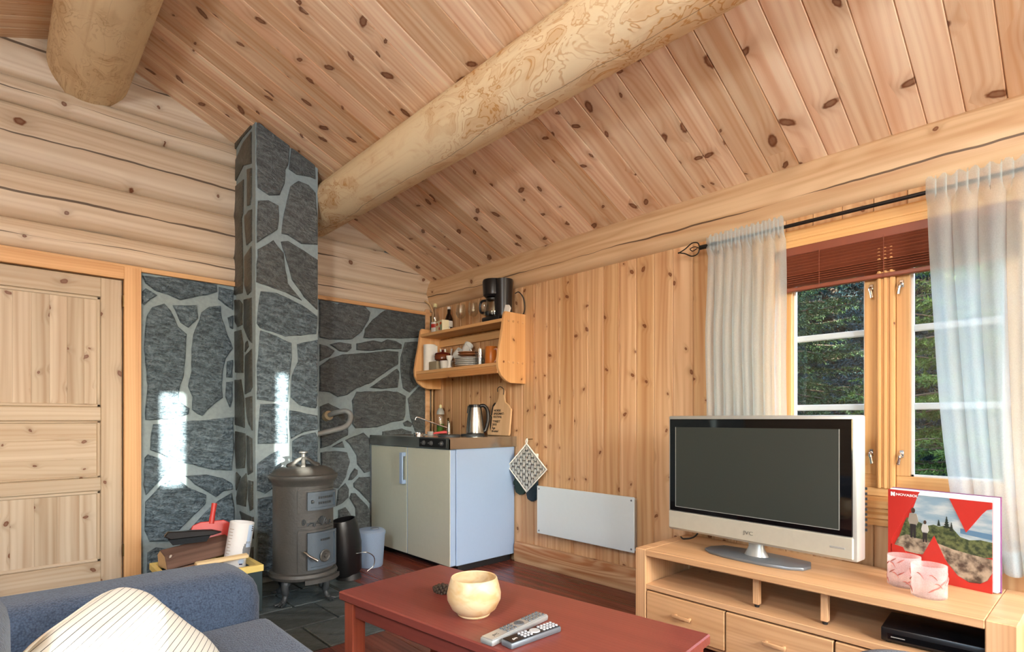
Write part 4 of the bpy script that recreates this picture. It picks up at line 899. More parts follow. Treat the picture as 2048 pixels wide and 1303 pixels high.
# lower shelf crockery
kr = thing('paper_roll', 'white paper roll standing at the left end of the lower shelf', 'paper roll', (-0.165, -0.215, T2))
lathe('roll', [(0.018, 0.0), (0.05, 0.0), (0.052, 0.004), (0.052, 0.216), (0.05, 0.22), (0.018, 0.22)], flat('kitchen_paper', (238, 236, 230), 0.95, bump=0.001), kr, 28, close=True)
box('loose_sheet', 0.0, 0.04, -0.054, -0.05, 0.01, 0.21, flat('kitchen_paper', (238, 236, 230), 0.95), kr, 0.001)
pt = thing('sugar_pot', 'brown glass pot with glossy lid standing on stacked crockery', 'pot', (-0.15, -0.375, T2+0.075))
lathe('body', [(0, 0), (0.05, 0), (0.066, 0.012), (0.068, 0.04), (0.06, 0.052), (0, 0.052)], BROWNC, pt); lathe('lid', [(0.066, 0.052), (0.06, 0.062), (0.02, 0.074), (0.008, 0.078), (0.012, 0.088), (0, 0.094)], flat('red_brown_lid', (96, 26, 22), 0.15), pt)
bx_ = thing('taupe_bowl', 'square taupe ceramic bowl under the brown pot on the lower shelf', 'bowl', (-0.155, -0.325, T2))
box('body', -0.06, 0.06, -0.055, 0.055, 0, 0.073, TAUPE, bx_, 0.008, 2)
cu = thing('white_bowl', 'white ceramic bowl on the lower shelf beside the taupe bowl', 'bowl', (-0.155, -0.44, T2))
lathe('body', [(0, 0), (0.034, 0), (0.05, 0.012), (0.056, 0.07), (0.053, 0.07), (0.047, 0.014), (0, 0.008)], CERAMIC, cu)
ute = thing('serving_spoons', 'white serving spoons standing up behind the brown pot', 'spoon', (-0.05, -0.30, T2))
for dx_, a in ((0.0, 0.1), (0.02, -0.12), (-0.015, 0.25)):
    tube('spoon', [(dx_, 0, 0.02), (dx_, a*0.3, 0.19)], [0.005, 0.008], CERAMIC, ute, 8); 
lathe('holder', [(0, 0), (0.035, 0), (0.035, 0.1), (0.032, 0.1), (0.032, 0.004), (0, 0.004)], CERAMIC, ute, 20)
def cup(loc, rot, label, mat, r=0.04, h=0.08, grp=None, inner=None):
    t = thing('cup', label, 'cup', loc, 0, grp); t.rotation_euler = rot
    lathe('body', [(0, 0), (r*0.75, 0), (r*0.95, h*0.3), (r, h), (r-0.003, h), (r*0.9, h*0.3), (r*0.7, 0.006), (0, 0.005)], mat, t, 26)
    tube('handle', bez([(0, -r*0.95, h*0.82), (0, -r*1.5, h*0.78), (0, -r*1.6, h*0.45), (0, -r*0.9, h*0.25)], 5), 0.005, mat, t, 8); return t
eg = thing('egg_cup', 'white hourglass shaped egg cup on the lower shelf', 'egg cup', (-0.20, -0.535, T2))
lathe('body', [(0, 0), (0.026, 0), (0.02, 0.008), (0.012, 0.03), (0.014, 0.06), (0.024, 0.08), (0.026, 0.10), (0.023, 0.10), (0.02, 0.082), (0, 0.072)], CERAMIC, eg, 22)
cup((-0.12, -0.50, T2+0.10), (math.radians(55), 0, math.radians(10)), 'white cup lying tilted on top of the stacked plates', CERAMIC, 0.036, 0.075)
cup((-0.10, -0.60, T2+0.135), (math.radians(48), 0, math.radians(0)), 'white cup leaning over the brown plates with its handle up', CERAMIC, 0.036, 0.075)
for k in range(5):
    r = 0.115
    p = lathe('plate', [(0, 0.002), (0.06, 0.002), (0.075, 0.0), (r, 0.014), (r, 0.016), (0.074, 0.004), (0, 0.005)], CERAMIC, None, 40, loc=(-0.135, -0.70, T2+0.001+0.0135*k)); tag(p, ['bottom white dinner plate of the stack on the lower shelf', 'white dinner plate second from the bottom of the stack', 'middle white dinner plate of the stack on the shelf', 'white dinner plate second from the top of the stack', 'top white dinner plate, right under the tan saucers'][k], 'plate', 'stacked white plates')
for k in range(2):
    p = lathe('saucer', [(0, 0.002), (0.05, 0.002), (0.06, 0.0), (0.095, 0.016), (0.095, 0.018), (0.06, 0.005), (0, 0.005)], flat('tan_ceramic', (176, 112, 66), 0.3), None, 36, loc=(-0.12, -0.69, T2+0.084+0.016*k)); tag(p, ['lower tan saucer, lying directly on the white plates', 'upper tan saucer on top of the plate stack'][k], 'saucer', 'stacked tan saucers')
gl = thing('water_glass', 'clear drinking glass in front of the orange mug on the lower shelf', 'glass', (-0.16, -0.855, T2))
lathe('wall', [(0, 0), (0.034, 0), (0.038, 0.125), (0.0365, 0.125), (0.0325, 0.006), (0, 0.006)], GLASSW, gl, 28); tube('spoon', [(0.0, 0.0, 0.01), (0.01, 0.012, 0.14)], 0.003, CHROME, gl, 8)
lathe('spoon_bowl', [(0, -0.012), (0.008, -0.004), (0.0095, 0.004), (0, 0.016)], CHROME, gl, 12, loc=(-0.012, 0, 0.09))
def mug(loc, rz, label):
    t = thing('orange_mug', label, 'mug', loc, rz, 'orange mugs on the lower shelf')
    lathe('body', [(0, 0), (0.046, 0), (0.048, 0.004), (0.046, 0.13), (0.044, 0.133), (0.042, 0.13), (0.044, 0.008), (0, 0.006)], ORANGE, t, 28)
    tube('handle', bez([(0, -0.045, 0.11), (-0.0, -0.078, 0.108), (-0.0, -0.088, 0.07), (0, -0.07, 0.03), (0, -0.044, 0.02)], 5), 0.006, flat('pink_glaze', (222, 168, 148), 0.25), t, 8); return t
mug((-0.15, -0.975, T2), math.radians(-12), 'orange mug with pale handle standing behind the water glass'); mug((-0.12, -1.085, T2), math.radians(10), 'orange mug at the right end of the lower shelf, mostly behind the side panel')
# small pipe along the corner and cable
tube('wall_pipe', [(-0.02, -0.045, 0.907), (-0.02, -0.045, 1.88), (-0.02, -0.06, 1.95), (-0.05, -0.05, 2.02), (-0.09, -0.03, 2.05)], 0.008, flat('tan_pipe', (196, 160, 116), 0.5), None, 10); tag(bpy.data.objects['wall_pipe'], 'thin beige pipe running up the room corner beside the shelf', 'pipe')
tr = box('trim_4', -0.075, -0.03, -0.028, 0.0, 0.0, 1.98, PINE_WALL, bev=0.003); setp(tr, kind='structure')

# ------------------------------------------------------------------ pot holders
ph = thing('pot_holder', 'cream quilted square pot holder hanging point up from a wall hook', 'pot holder', (-0.055, -1.25, 0.69))
bm = bmesh.new(); n = 14; S = 0.135
for i in range(n+1):
    for j in range(n+1):
        u, v = i/n*2-1, j/n*2-1; q = 0.004*math.cos(u*PI*3.5)*math.cos(v*PI*3.5)*(1-abs(u)**6)*(1-abs(v)**6)
        yy, zz = (u-v)*S*0.72, (u+v)*S*0.72
        bm.verts.new((-0.006-q, -yy, zz*0.87))
bm.verts.ensure_lookup_table()
for i in range(n):
    for j in range(n): bm.faces.new([bm.verts[a] for a in (i*(n+1)+j, i*(n+1)+j+1, (i+1)*(n+1)+j+1, (i+1)*(n+1)+j)])
bmesh.ops.solidify(bm, geom=bm.faces[:], thickness=0.012); obj('quilt', bm, FELT, ph, smooth=180)
e = S*1.44*1.0; bd = [(0, 0, e*0.87), (0, -e, 0), (0, 0, -e*0.87), (0, e, 0), (0, 0, e*0.87)]
tube('binding', [(-0.008, a[1], a[2]) for a in bd], 0.0055, flat('cream_binding', (240, 238, 228), 0.9), ph, 8)
tube('loop', bez([(-0.006, 0.0, 0.165), (-0.008, 0.008, 0.185), (-0.006, -0.004, 0.205), (-0.006, -0.006, 0.185), (-0.006, 0.0, 0.165)], 5), 0.0035, flat('cream_binding', (240, 238, 228), 0.9), ph, 8)
tube('hook', [(0.053, 0.0, 0.20), (0.0, 0.0, 0.20), (-0.006, 0.0, 0.212)], 0.003, BRASS, ph, 8)
def mitt(loc, rz, label, h, mat, cuff):
    t = thing('oven_mitt', label, 'oven mitt', loc, 0)
    prof = [(-0.045, 0.10), (0.045, 0.10), (0.05, 0.0), (0.055, -h*0.7), (0.04, -h*0.93), (0.0, -h), (-0.04, -h*0.93), (-0.055, -h*0.7), (-0.05, 0.0)]
    prism('hand', prof, -0.014, 0.014, mat, t, 'X', 0.010, 2); prism('thumb', [(0.045, -h*0.2), (0.075, -h*0.45), (0.07, -h*0.62), (0.05, -h*0.55)], -0.01, 0.01, mat, t, 'X', 0.006, 2)
    box('cuff', -0.016, 0.016, -0.05, 0.05, 0.10, 0.14, cuff, t, 0.004); t.rotation_euler = (rz, 0, 0); return t
mitt((-0.026, -1.27, 0.65), 0.0, 'dark blue oven mitt hanging behind the pot holder, lower tip showing', 0.20, MITT, FELT)
mitt((-0.022, -1.155, 0.64), math.radians(4), 'dark green oven mitt with red and white cuff beside the white cabinet', 0.155, flat('bottle_green_cloth', (46, 66, 58), 0.9, nz=0.15), REDC)

# ------------------------------------------------------------------ panel heater
he = thing('panel_heater', 'flat white electric panel heater on the pine wall', 'heater', (-0.05, -1.755, 0.40))
box('front_plate', -0.022, -0.012, -0.395, 0.395, -0.15, 0.175, HEATW, he, 0.003); box('housing', -0.012, 0.045, -0.37, 0.37, -0.135, 0.16, flat('heater_grey', (190, 192, 190), 0.5), he, 0.004)
for (a, b) in ((-0.375, -0.13), (0.375, 0.155), (-0.375, 0.155), (0.375, -0.13)): lathe('screw', [(0, 0), (0.006, 0), (0.005, 0.002), (0, 0.0025)], SILVER_D, he, 12, loc=(-0.022, a, b), rot=(0, -PI/2, 0))
tube('cable', bez([(0.0, -0.37, -0.12), (0.0, -0.42, -0.15), (0.0, -0.46, -0.11), (0.03, -0.52, -0.13)], 5), 0.004, HEATW, he, 8)

# ------------------------------------------------------------------ cast iron stove
sv = thing('wood_stove', 'tall round cast iron wood stove with two doors, standing before the chimney', 'stove', (-1.475, -0.83, 0), math.radians(-8))
def arc_panel(bm, r0, r1, a0, a1, z0, z1, n=10):
    rows = []
    for i in range(n+1):
        a = a0+(a1-a0)*i/n; c, s_ = math.sin(a), -math.cos(a)
        rows.append([bm.verts.new((r*c, r*s_, z)) for r, z in ((r0, z0), (r1, z0), (r1, z1), (r0, z1))])
    for p, q in zip(rows, rows[1:]):
        for k in range(4): bm.faces.new((p[k], p[(k+1) % 4], q[(k+1) % 4], q[k]))
    bm.faces.new(rows[0]); bm.faces.new(rows[-1][::-1])
def arcp(name, r0, r1, a0, a1, z0, z1, mat, parent, n=10):
    bm = bmesh.new(); arc_panel(bm, r0, r1, math.radians(a0), math.radians(a1), z0, z1, n); return obj(name, bm, mat, parent, smooth=30)
lathe('drum', [(0, 0.165), (0.166, 0.165), (0.166, 0.66), (0, 0.66)], IRON, sv, 48)
lathe('top_rim', [(0, 0.66), (0.168, 0.655), (0.172, 0.67), (0.186, 0.685), (0.192, 0.70), (0.190, 0.712), (0.178, 0.718), (0, 0.718)], IRON, sv, 48)
lid = lathe('lid', [(0.178, 0.716), (0.16, 0.738), (0.12, 0.756), (0.095, 0.762), (0.085, 0.758), (0, 0.755)], IRON, sv, 48)
for k in range(6):
    a = 2*PI*k/6+0.26; c, s_ = math.cos(a), math.sin(a)
    tube('lid_rib', bez([(0.098*c, 0.098*s_, 0.758), (0.066*c, 0.066*s_, 0.772), (0.035*c, 0.035*s_, 0.795), (0.0, 0.0, 0.806)], 4), [0.013]*4+[0.011]*4+[0.010]*5, IRON, lid, 8)
lathe('finial', [(0.014, 0.80), (0.011, 0.815), (0.012, 0.828), (0.026, 0.836), (0.026, 0.842), (0, 0.847)], IRON, lid, 20)
lathe('base_ring', [(0, 0.125), (0.165, 0.125), (0.185, 0.135), (0.19, 0.15), (0.183, 0.165), (0.168, 0.17), (0, 0.17)], IRON, sv, 48)
arcp('ash_lip', 0.17, 0.205, -12, 60, 0.118, 0.142, IRON, sv)
IB = flat('blue_black_iron', (84, 96, 106), 0.35, metal=0.2, nz=0.1, bump=0.002)
# upper and lower doors, on the side turned towards the room
def stove_door(z0, z1, a0, a1, nm):
    arcp('door_surround', 0.16, 0.174, a0-16, a1+3, z0-0.012, z1+0.012, IRON, sv)
    d = arcp('stove_door', 0.17, 0.186, a0, a1, z0, z1, IB, sv)
    for (p, q, u, v) in ((a0, a1, z1-0.014, z1), (a0, a1, z0, z0+0.014), (a0, a0+5.5, z0, z1), (a1-5.5, a1, z0, z1)): arcp('door_frame', 0.184, 0.194, p, q, u, v, IB, d, 8)
    for zz in (z0+0.02, z1-0.02): tube('hinge', [(0.182*math.sin(math.radians(a1+3)), -0.182*math.cos(math.radians(a1+3)), zz-0.014), (0.182*math.sin(math.radians(a1+3)), -0.182*math.cos(math.radians(a1+3)), zz+0.014)], 0.009, IRON, d, 8)
    return d
A0, A1 = -8, 52
du = stove_door(0.525, 0.625, A0, A1, 'u'); dl = stove_door(0.195, 0.40, A0, A1, 'l')
def on_drum(a, z, r=0.19): a = math.radians(a); return (r*math.sin(a), -r*math.cos(a), z)
lathe('latch_knob', [(0, 0), (0.010, 0), (0.008, 0.012), (0, 0.015)], IRON_D, du, 12, loc=on_drum(A0+8, 0.572, 0.186), rot=(PI/2, 0, math.radians(A0+8)))
# raised lettering, too worn to read: short raised bars as on the casting
for z_, n_ in ((0.592, 7), (0.562, 6)):
    for k in range(n_): 
        arcp('raised_letter', 0.186, 0.1895, 11+k*4.6, 14+k*4.6, z_-0.006, z_+0.006, IRON_D, du, 2)
for k in range(5): arcp('raised_letter', 0.186, 0.189, 15+k*4.2, 18+k*4.2, 0.348, 0.360, IRON_D, dl, 2)
lathe('air_wheel', [(0, 0), (0.036, 0), (0.036, 0.004), (0.030, 0.007), (0.026, 0.004), (0.012, 0.004), (0.010, 0.016), (0, 0.018)], IRON, dl, 28, loc=on_drum(23, 0.262, 0.187), rot=(PI/2, 0, math.radians(23)))
tube('door_handle', [on_drum(-13, 0.300, 0.195), on_drum(-6, 0.280, 0.225), on_drum(4, 0.252, 0.232)], [0.007, 0.006, 0.009], flat('worn_steel', (150, 146, 136), 0.3, metal=0.9), dl, 10)
arcp('band', 0.165, 0.172, A0-16, A1+3, 0.42, 0.432, IRON, sv)
# shell and scroll relief between the doors
for k in range(7):
    t_ = (k-3)/3.0; tube('shell_rib', [on_drum(22, 0.435, 0.168), on_drum(22+t_*11, 0.435+0.05*math.cos(t_*1.1), 0.168)], [0.004, 0.006], IRON_D, sv, 6)
for cs_, sg in ((4, -1), (40, 1)):
    tube('scroll', [on_drum(cs_+sg*(-10+ 1.6*q)+4*math.cos(q*0.9), 0.442+0.011*math.sin(q*0.9), 0.169) for q in range(12)], 0.005, IRON_D, sv, 6)
tube('scroll', [on_drum(-14+3*math.cos(q*0.7)*(1-q/14), 0.455+0.02*math.sin(q*0.7)*(1-q/14), 0.169) for q in range(11)], 0.005, IRON_D, sv, 6)
for k in range(4):
    a = math.radians(45+90*k-8); c, s_ = math.cos(a), math.sin(a)
    bm = bmesh.new(); add_tube(bm, bez([(0.13*c, 0.13*s_, 0.13), (0.155*c, 0.155*s_, 0.10), (0.15*c, 0.15*s_, 0.05), (0.165*c, 0.165*s_, 0.02), (0.185*c, 0.185*s_, 0.013)], 4), [0.026]*4+[0.021]*4+[0.015]*4+[0.016]*4+[0.014], 10)
    for q in (-0.12, 0, 0.12): add_tube(bm, [(0.18*math.cos(a+q*0.6), 0.18*math.sin(a+q*0.6), 0.010), (0.208*math.cos(a+q), 0.208*math.sin(a+q), 0.007)], [0.009, 0.006], 8)
    obj('leg', bm, IRON_D, sv)
tube('flue', bez([(0.0, 0.12, 0.60), (0.0, 0.24, 0.61), (0.0, 0.40, 0.62)], 5), 0.055, IRON_D, sv, 20)

# bent steel pipe from the wall behind the chimney
pp = thing('flue_pipe', 'short bent steel pipe leaving the stone wall behind the chimney', 'pipe', (-0.965, -0.02, 1.03))
tube('elbow', bez([(0.0, 0.02, 0.02), (0.03, -0.10, 0.05), (0.08, -0.16, 0.06), (0.10, -0.19, 0.02), (0.05, -0.215, -0.05), (-0.08, -0.22, -0.085), (-0.232, -0.22, -0.115)], 7), 0.019, flat('aluminium_pipe', (156, 160, 160), 0.3, metal=0.35), pp, 16)
tube('collar', [(0.0, 0.024, 0.018), (0.005, -0.03, 0.03)], 0.036, flat('brass_collar', (190, 172, 140), 0.4, metal=0.3), pp, 18)

# fireside things
sc_ = thing('coal_scuttle', 'black oval coal scuttle with a wire handle beside the stove', 'scuttle', (-1.105, -0.66, 0), math.radians(20))
lathe('bucket', [(0, 0.03), (0.085, 0.03), (0.10, 0.05), (0.115, 0.22), (0.10, 0.34), (0.085, 0.39), (0.078, 0.39), (0.09, 0.34), (0.105, 0.22), (0.092, 0.055), (0, 0.04)], BLACKP, sc_, 32, sx=1.0, sy=0.72, rot=(0, math.radians(-7), 0))
lathe('foot', [(0.075, 0.0), (0.08, 0.0), (0.07, 0.035), (0.06, 0.035)], BLACKM, sc_, 28)
tube('wire_handle', bez([(-0.02, -0.08, 0.17), (0.02, -0.13, 0.175), (0.09, -0.13, 0.13), (0.10, -0.12, 0.07), (0.06, -0.10, 0.04)], 6), 0.003, STEEL, sc_, 8)
bk = thing('plastic_bucket', 'translucent white plastic bin with swing lid standing by the kitchen cabinet', 'bucket', (-0.86, -0.50, 0))
lathe('body', [(0, 0.002), (0.078, 0.002), (0.083, 0.01), (0.098, 0.235), (0.094, 0.235), (0.079, 0.012), (0, 0.008)], FROST, bk, 36)
lathe('lid', [(0.101, 0.228), (0.102, 0.245), (0.09, 0.258), (0.06, 0.262), (0.05, 0.258), (0, 0.256)], FROST, bk, 36)
lathe('lid_flap', [(0, 0.0), (0.03, 0.0), (0.028, 0.006), (0, 0.008)], flat('grey_flap', (120, 128, 138), 0.5), bk, 20, loc=(0.02, -0.02, 0.262))

# wood box with kindling
wbx = thing('wood_box', 'dark green wooden firewood box with pale yellow rim, half hidden by the sofa arm', 'box', (-1.95, -0.70, 0))
X0, X1, Y0, Y1 = -0.22, 0.215, -0.22, 0.22
for a in ((X0, X1, Y0, Y0+0.015, 0, 0.235), (X0, X1, Y1-0.015, Y1, 0, 0.235), (X0, X0+0.015, Y0+0.015, Y1-0.015, 0, 0.235), (X1-0.015, X1, Y0+0.015, Y1-0.015, 0, 0.235), (X0+0.015, X1-0.015, Y0+0.015, Y1-0.015, 0.004, 0.016)): box('side', *a, DGREEN, wbx, 0.002)
for a in ((X0-0.005, X1+0.005, Y0-0.006, Y0+0.018, 0.215, 0.25), (X0-0.005, X1+0.005, Y1-0.018, Y1+0.006, 0.215, 0.25), (X0-0.006, X0+0.018, Y0, Y1, 0.216, 0.249), (X1-0.018, X1+0.006, Y0, Y1, 0.216, 0.249)): box('rim', *a, YELLOW, wbx, 0.002)
FW = pine('firewood', (176, 138, 108), (110, 76, 58), cell=(0.3, 0.1), ring=250, var=0.3)
FWB = pine('firewood_bark', (128, 96, 80), (74, 52, 42), cell=(0.2, 0.08), knotp=0.5, ring=160, warp=40, var=0.2, rough=0.9, knot=(190, 176, 160))
ENDG = flat('cut_birch_end', (206, 172, 128), 0.8, nz=0.12, nscale=60)
def billet(loc, L_, w1, h1, rz, ry, label, mat):
    bm = bmesh.new(); add_prism(bm, [(-w1/2, 0), (w1/2, 0), (w1/2*0.9, h1*0.7), (0.1*w1, h1), (-w1/2*0.8, h1*0.75)], -L_/2, L_/2, 'X', 0.004)
    o = obj('firewood', bm, mat, None, loc, (0, ry, rz), 25); o.data.materials.append(ENDG)
    for p_ in o.data.polygons:
        if abs(p_.normal.x) > 0.8: p_.material_index = 1
    tag(o, label, 'firewood', 'firewood in the box'); return o
billet((-1.965, -0.56, 0.25), 0.34, 0.13, 0.10, math.radians(8), -0.10, 'thick split birch log lying across the back of the wood box', FWB)
billet((-1.955, -0.56, 0.015), 0.30, 0.22, 0.21, 0, 0, 'firewood log at the bottom of the box', FW)
billet((-2.04, -0.74, 0.205), 0.30, 0.08, 0.06, math.radians(6), -0.08, 'thin split log lying at the front of the wood box', FW)
billet((-1.95, -0.77, 0.02), 0.34, 0.20, 0.17, 0, 0, 'firewood log under the thin split log', FWB)
billet((-1.90, -0.80, 0.272), 0.26, 0.05, 0.022, math.radians(4), 0.0, 'pale splinter of kindling on top of the wood pile', flat('fresh_kindling', (222, 196, 150), 0.7))
# cardboard tube with print
ct = thing('paper_tube', 'white printed cardboard tube leaning in the wood box', 'tube', (-1.795, -0.66, 0.205)); ct.rotation_euler = (0, math.radians(9), 0)
CARD = flat('white_card', (226, 224, 222), 0.5, nz=0.02); CARDG = flat('grey_print', (126, 128, 132), 0.5); CARDN = flat('navy_print', (36, 26, 70), 0.5); CARDB = flat('pale_blue_print', (196, 214, 236), 0.5)
lathe('tube_wall', [(0.0, 0.004), (0.062, 0.0), (0.064, 0.002), (0.064, 0.243), (0.061, 0.246), (0.059, 0.243), (0.059, 0.006)], CARD, ct, 40)
def band(name, a0, a1, z0, z1, mat, dr=0.0008): return arcp(name, 0.0635, 0.064+dr, a0, a1, z0, z1, mat, ct, 6)
band('print_panel', 18, 46, 0.11, 0.235, CARDB); 
for k in range(10): band('print_line', -78, -58+R.uniform(-4, 8), 0.05+k*0.017, 0.054+k*0.017, flat('tan_print', (186, 172, 158), 0.6))
for q in range(7):
    w0 = math.sqrt(max(0, 1-((q-3)/3.6)**2))*26; band('print_disc', 30-w0, 30+w0, 0.052+q*0.013, 0.065+q*0.013, CARDG)
for q in range(5): band('print_hexagon', -2-4*(2-abs(q-2)), 14+4*(2-abs(q-2)), 0.014+q*0.007, 0.021+q*0.007, CARDB if q not in (0,) else CARDN, 0.0012)
band('print_mark', -2, 10, 0.049, 0.058, CARDN, 0.0014)
for k in range(3): band('print_mark', 38, 50, 0.20+k*0.011, 0.205+k*0.011, INK, 0.0012)
# dustpan and brush
dp = thing('dustpan', 'red plastic dustpan with upright handle propped in the wood box', 'dustpan', (-1.915, -0.525, 0.322), math.radians(-4)); dp.rotation_euler = (math.radians(-12), 0, math.radians(-6))
prism('pan', [(-0.10, 0.0), (0.14, 0.0), (0.14, 0.10), (0.10, 0.125), (-0.02, 0.125), (-0.06, 0.11)], -0.008, 0.008, RED, dp, 'Y', 0.004)
prism('lip', [(-0.10, 0.0), (0.14, 0.0), (0.14, 0.02), (-0.10, 0.02)], 0.0, 0.03, RED, dp, 'Y', 0.004)
tube('handle', [(0.035, 0, 0.11), (0.045, 0, 0.17), (0.055, 0, 0.225)], [0.016, 0.013, 0.015], RED, dp, 12)
db = thing('hand_brush', 'black hand brush lying over the red dustpan', 'brush', (-2.00, -0.60, 0.385), math.radians(-6))
prism('back', [(-0.13, 0.02), (-0.11, 0.045), (0.10, 0.03), (0.15, 0.012), (0.10, 0.0), (-0.10, 0.0)], -0.02, 0.02, BLACKP, db, 'Y', 0.005)
prism('bristles', [(-0.11, 0.0), (0.09, 0.0), (0.07, -0.03), (-0.09, -0.03)], -0.018, 0.018, flat('black_bristle', (24, 28, 32), 0.9, nz=0.4, nscale=120), db, 'Y')

# ------------------------------------------------------------------ coffee table
TZ = 0.43
tbr = thing('coffee_table', 'low red brown stained wooden coffee table', 'table', (-1.615, -2.72, 0), math.radians(6.0))
TLx, TLy = 0.235, 0.565
# long axis along local Y
box('tabletop', -TLx, TLx, -TLy, TLy, TZ-0.03, TZ, TABLEW, tbr, 0.004)
TABV = pine('red_stained_leg', (170, 82, 54), (138, 58, 38), ax='ZX', cell=(2, 0.4), knotp=0.1, ring=400, var=0.04, rough=0.32, knot=(70, 30, 22))
for sx_ in (-1, 1):
    box('apron', sx_*(TLx-0.035)-0.011, sx_*(TLx-0.035)+0.011, -TLy+0.05, TLy-0.05, TZ-0.085, TZ-0.03, TABLEW, tbr, 0.002)
    box('apron', -TLx+0.05, TLx-0.05, sx_*(TLy-0.035)-0.011, sx_*(TLy-0.035)+0.011, TZ-0.085, TZ-0.03, TABLEW, tbr, 0.002)
    for sy_ in (-1, 1): box('leg', sx_*(TLx-0.04)-0.026, sx_*(TLx-0.04)+0.026, sy_*(TLy-0.04)-0.026, sy_*(TLy-0.04)+0.026, 0, TZ-0.03, TABV, tbr, 0.003)
# bowl
def birch():
    g = G('turned_birch'); tc = g.n('TexCoord').outputs['Object']; s = g.sep(tc)
    n = g.noise(g.xyz(g.m_('MULTIPLY', s[0], 14), g.m_('MULTIPLY', s[1], 14), g.m_('MULTIPLY', s[2], 24)), 1, 3, 0.5, 1.0); n2 = g.noise(tc, 6, 2)
    col = g.mix(g.step(n, 0.38, 0.66), lin((222, 200, 160)), lin((206, 172, 124))); col = g.mix(g.m_('MULTIPLY', g.step(n2, 0.45, 0.7), 0.35), col, lin((206, 150, 82))); return g.set(col, 0.32, spec=0.4)
BIRCH = birch()
bp = onz(948, 1228, TZ)
bw = thing('wooden_bowl', 'round turned birch bowl on the coffee table', 'bowl', (bp.x, bp.y, TZ))
lathe('bowl', [(0, 0.0), (0.046, 0.0), (0.05, 0.004), (0.05, 0.008), (0.068, 0.022), (0.082, 0.05), (0.083, 0.068), (0.077, 0.094), (0.071, 0.114), (0.069, 0.1165), (0.066, 0.114), (0.071, 0.094), (0.076, 0.068), (0.07, 0.045), (0.05, 0.02), (0, 0.014)], BIRCH, bw, 56)
lathe('inlaid_mark', [(0, 0), (0.009, 0), (0.009, 0.001), (0, 0.001)], flat('pewter', (120, 116, 104), 0.3, metal=0.8), bw, 16, loc=(0.047, -0.040, 0.019), rot=(PI/2+0.75, 0, math.radians(49)))
q = onz(884, 1186, TZ)
cc = thing('pine_cone', 'small dark pine cone ornament lying behind the wooden bowl', 'pine cone', (q.x, q.y, TZ+0.015), 0.6)
bm = bmesh.new()
for k in range(46):
    a = k*2.4; t_ = k/45; rr = 0.018*math.sin(PI*(0.12+0.8*t_)); c = Vector((math.cos(a)*rr, math.sin(a)*rr, 0)); p = Vector((c.x*1.0, 0.06*(t_-0.5), c.y*0.85))
    add_box(bm, p.x-0.005, p.x+0.005, p.y-0.005, p.y+0.004, p.z-0.005, p.z+0.005, 0.002)
o = obj('scales', bm, flat('pine_cone_brown', (70, 54, 40), 0.8, nz=0.4, nscale=60), cc); o['kind'] = 'stuff'
lathe('core', [(0, -0.03), (0.012, -0.02), (0.014, 0), (0.010, 0.02), (0, 0.028)], flat('pine_cone_core', (52, 40, 30), 0.8), cc, 12, rot=(PI/2, 0, 0))
# remotes
def remote(name, label, pa, pb, wd, body, keys, logo, black, zoff=0.0, mat2=None):
    a = onz(*pa, TZ+0.018); b = onz(*pb, TZ+0.018); d = b-a; L_ = d.length; t = thing(name, label, 'remote control', ((a.x+b.x)/2, (a.y+b.y)/2, TZ+zoff), math.atan2(d.y, d.x), 'remote controls on the table')
    bm = bmesh.new(); add_box(bm, -L_/2, L_/2, -wd/2, wd/2, 0.0, 0.017, 0.005, 2); obj('case', bm, mat2 or body, t)
    box('face', -L_/2+0.004, L_/2-0.004, -wd/2+0.003, wd/2-0.003, 0.0165, 0.0185, body, t, 0.001)
    km = None
    for i in range(11):
        for j in range(3):
            u = -L_*0.20+i*L_*0.064; v = (j-1)*wd*0.27
            if 3 <= i <= 5: continue
            if km is None: km = lathe('key', [(0, 0.004), (0.0036, 0.004), (0.0042, 0.003), (0.0042, 0)], keys, t, 8, loc=(u, v, 0.018))
            else: link('key', km.data, None, t, (u, v, 0.018))
    lathe('ring_pad', [(0.006, 0.0), (0.006, 0.003), (0.014, 0.003), (0.016, 0.0)], keys, t, 24, loc=(L_*0.05, 0, 0.018)); lathe('ok_key', [(0, 0.003), (0.0045, 0.003), (0.005, 0)], keys, t, 12, loc=(L_*0.05, 0, 0.018))
    text_obj('logo', logo, 0.012, black, t, (-L_*0.40, -0.006, 0.0187), (0, 0, 0), ext=0.0002, sx=1.2); return t
remote('remote_control', 'long silver grey remote control lying on the table', (972, 1276), (1085, 1224), 0.046, SILVER, flat('dark_grey_key', (86, 90, 94), 0.4), 'JVC', INK, 0.0)
remote('remote_control', 'black remote control with silver edges lying half under the silver one', (1012, 1281), (1112, 1246), 0.044, BLACKP, flat('light_grey_key', (186, 188, 190), 0.4), 'get', CERAMIC, 0.0, SILVER_D)

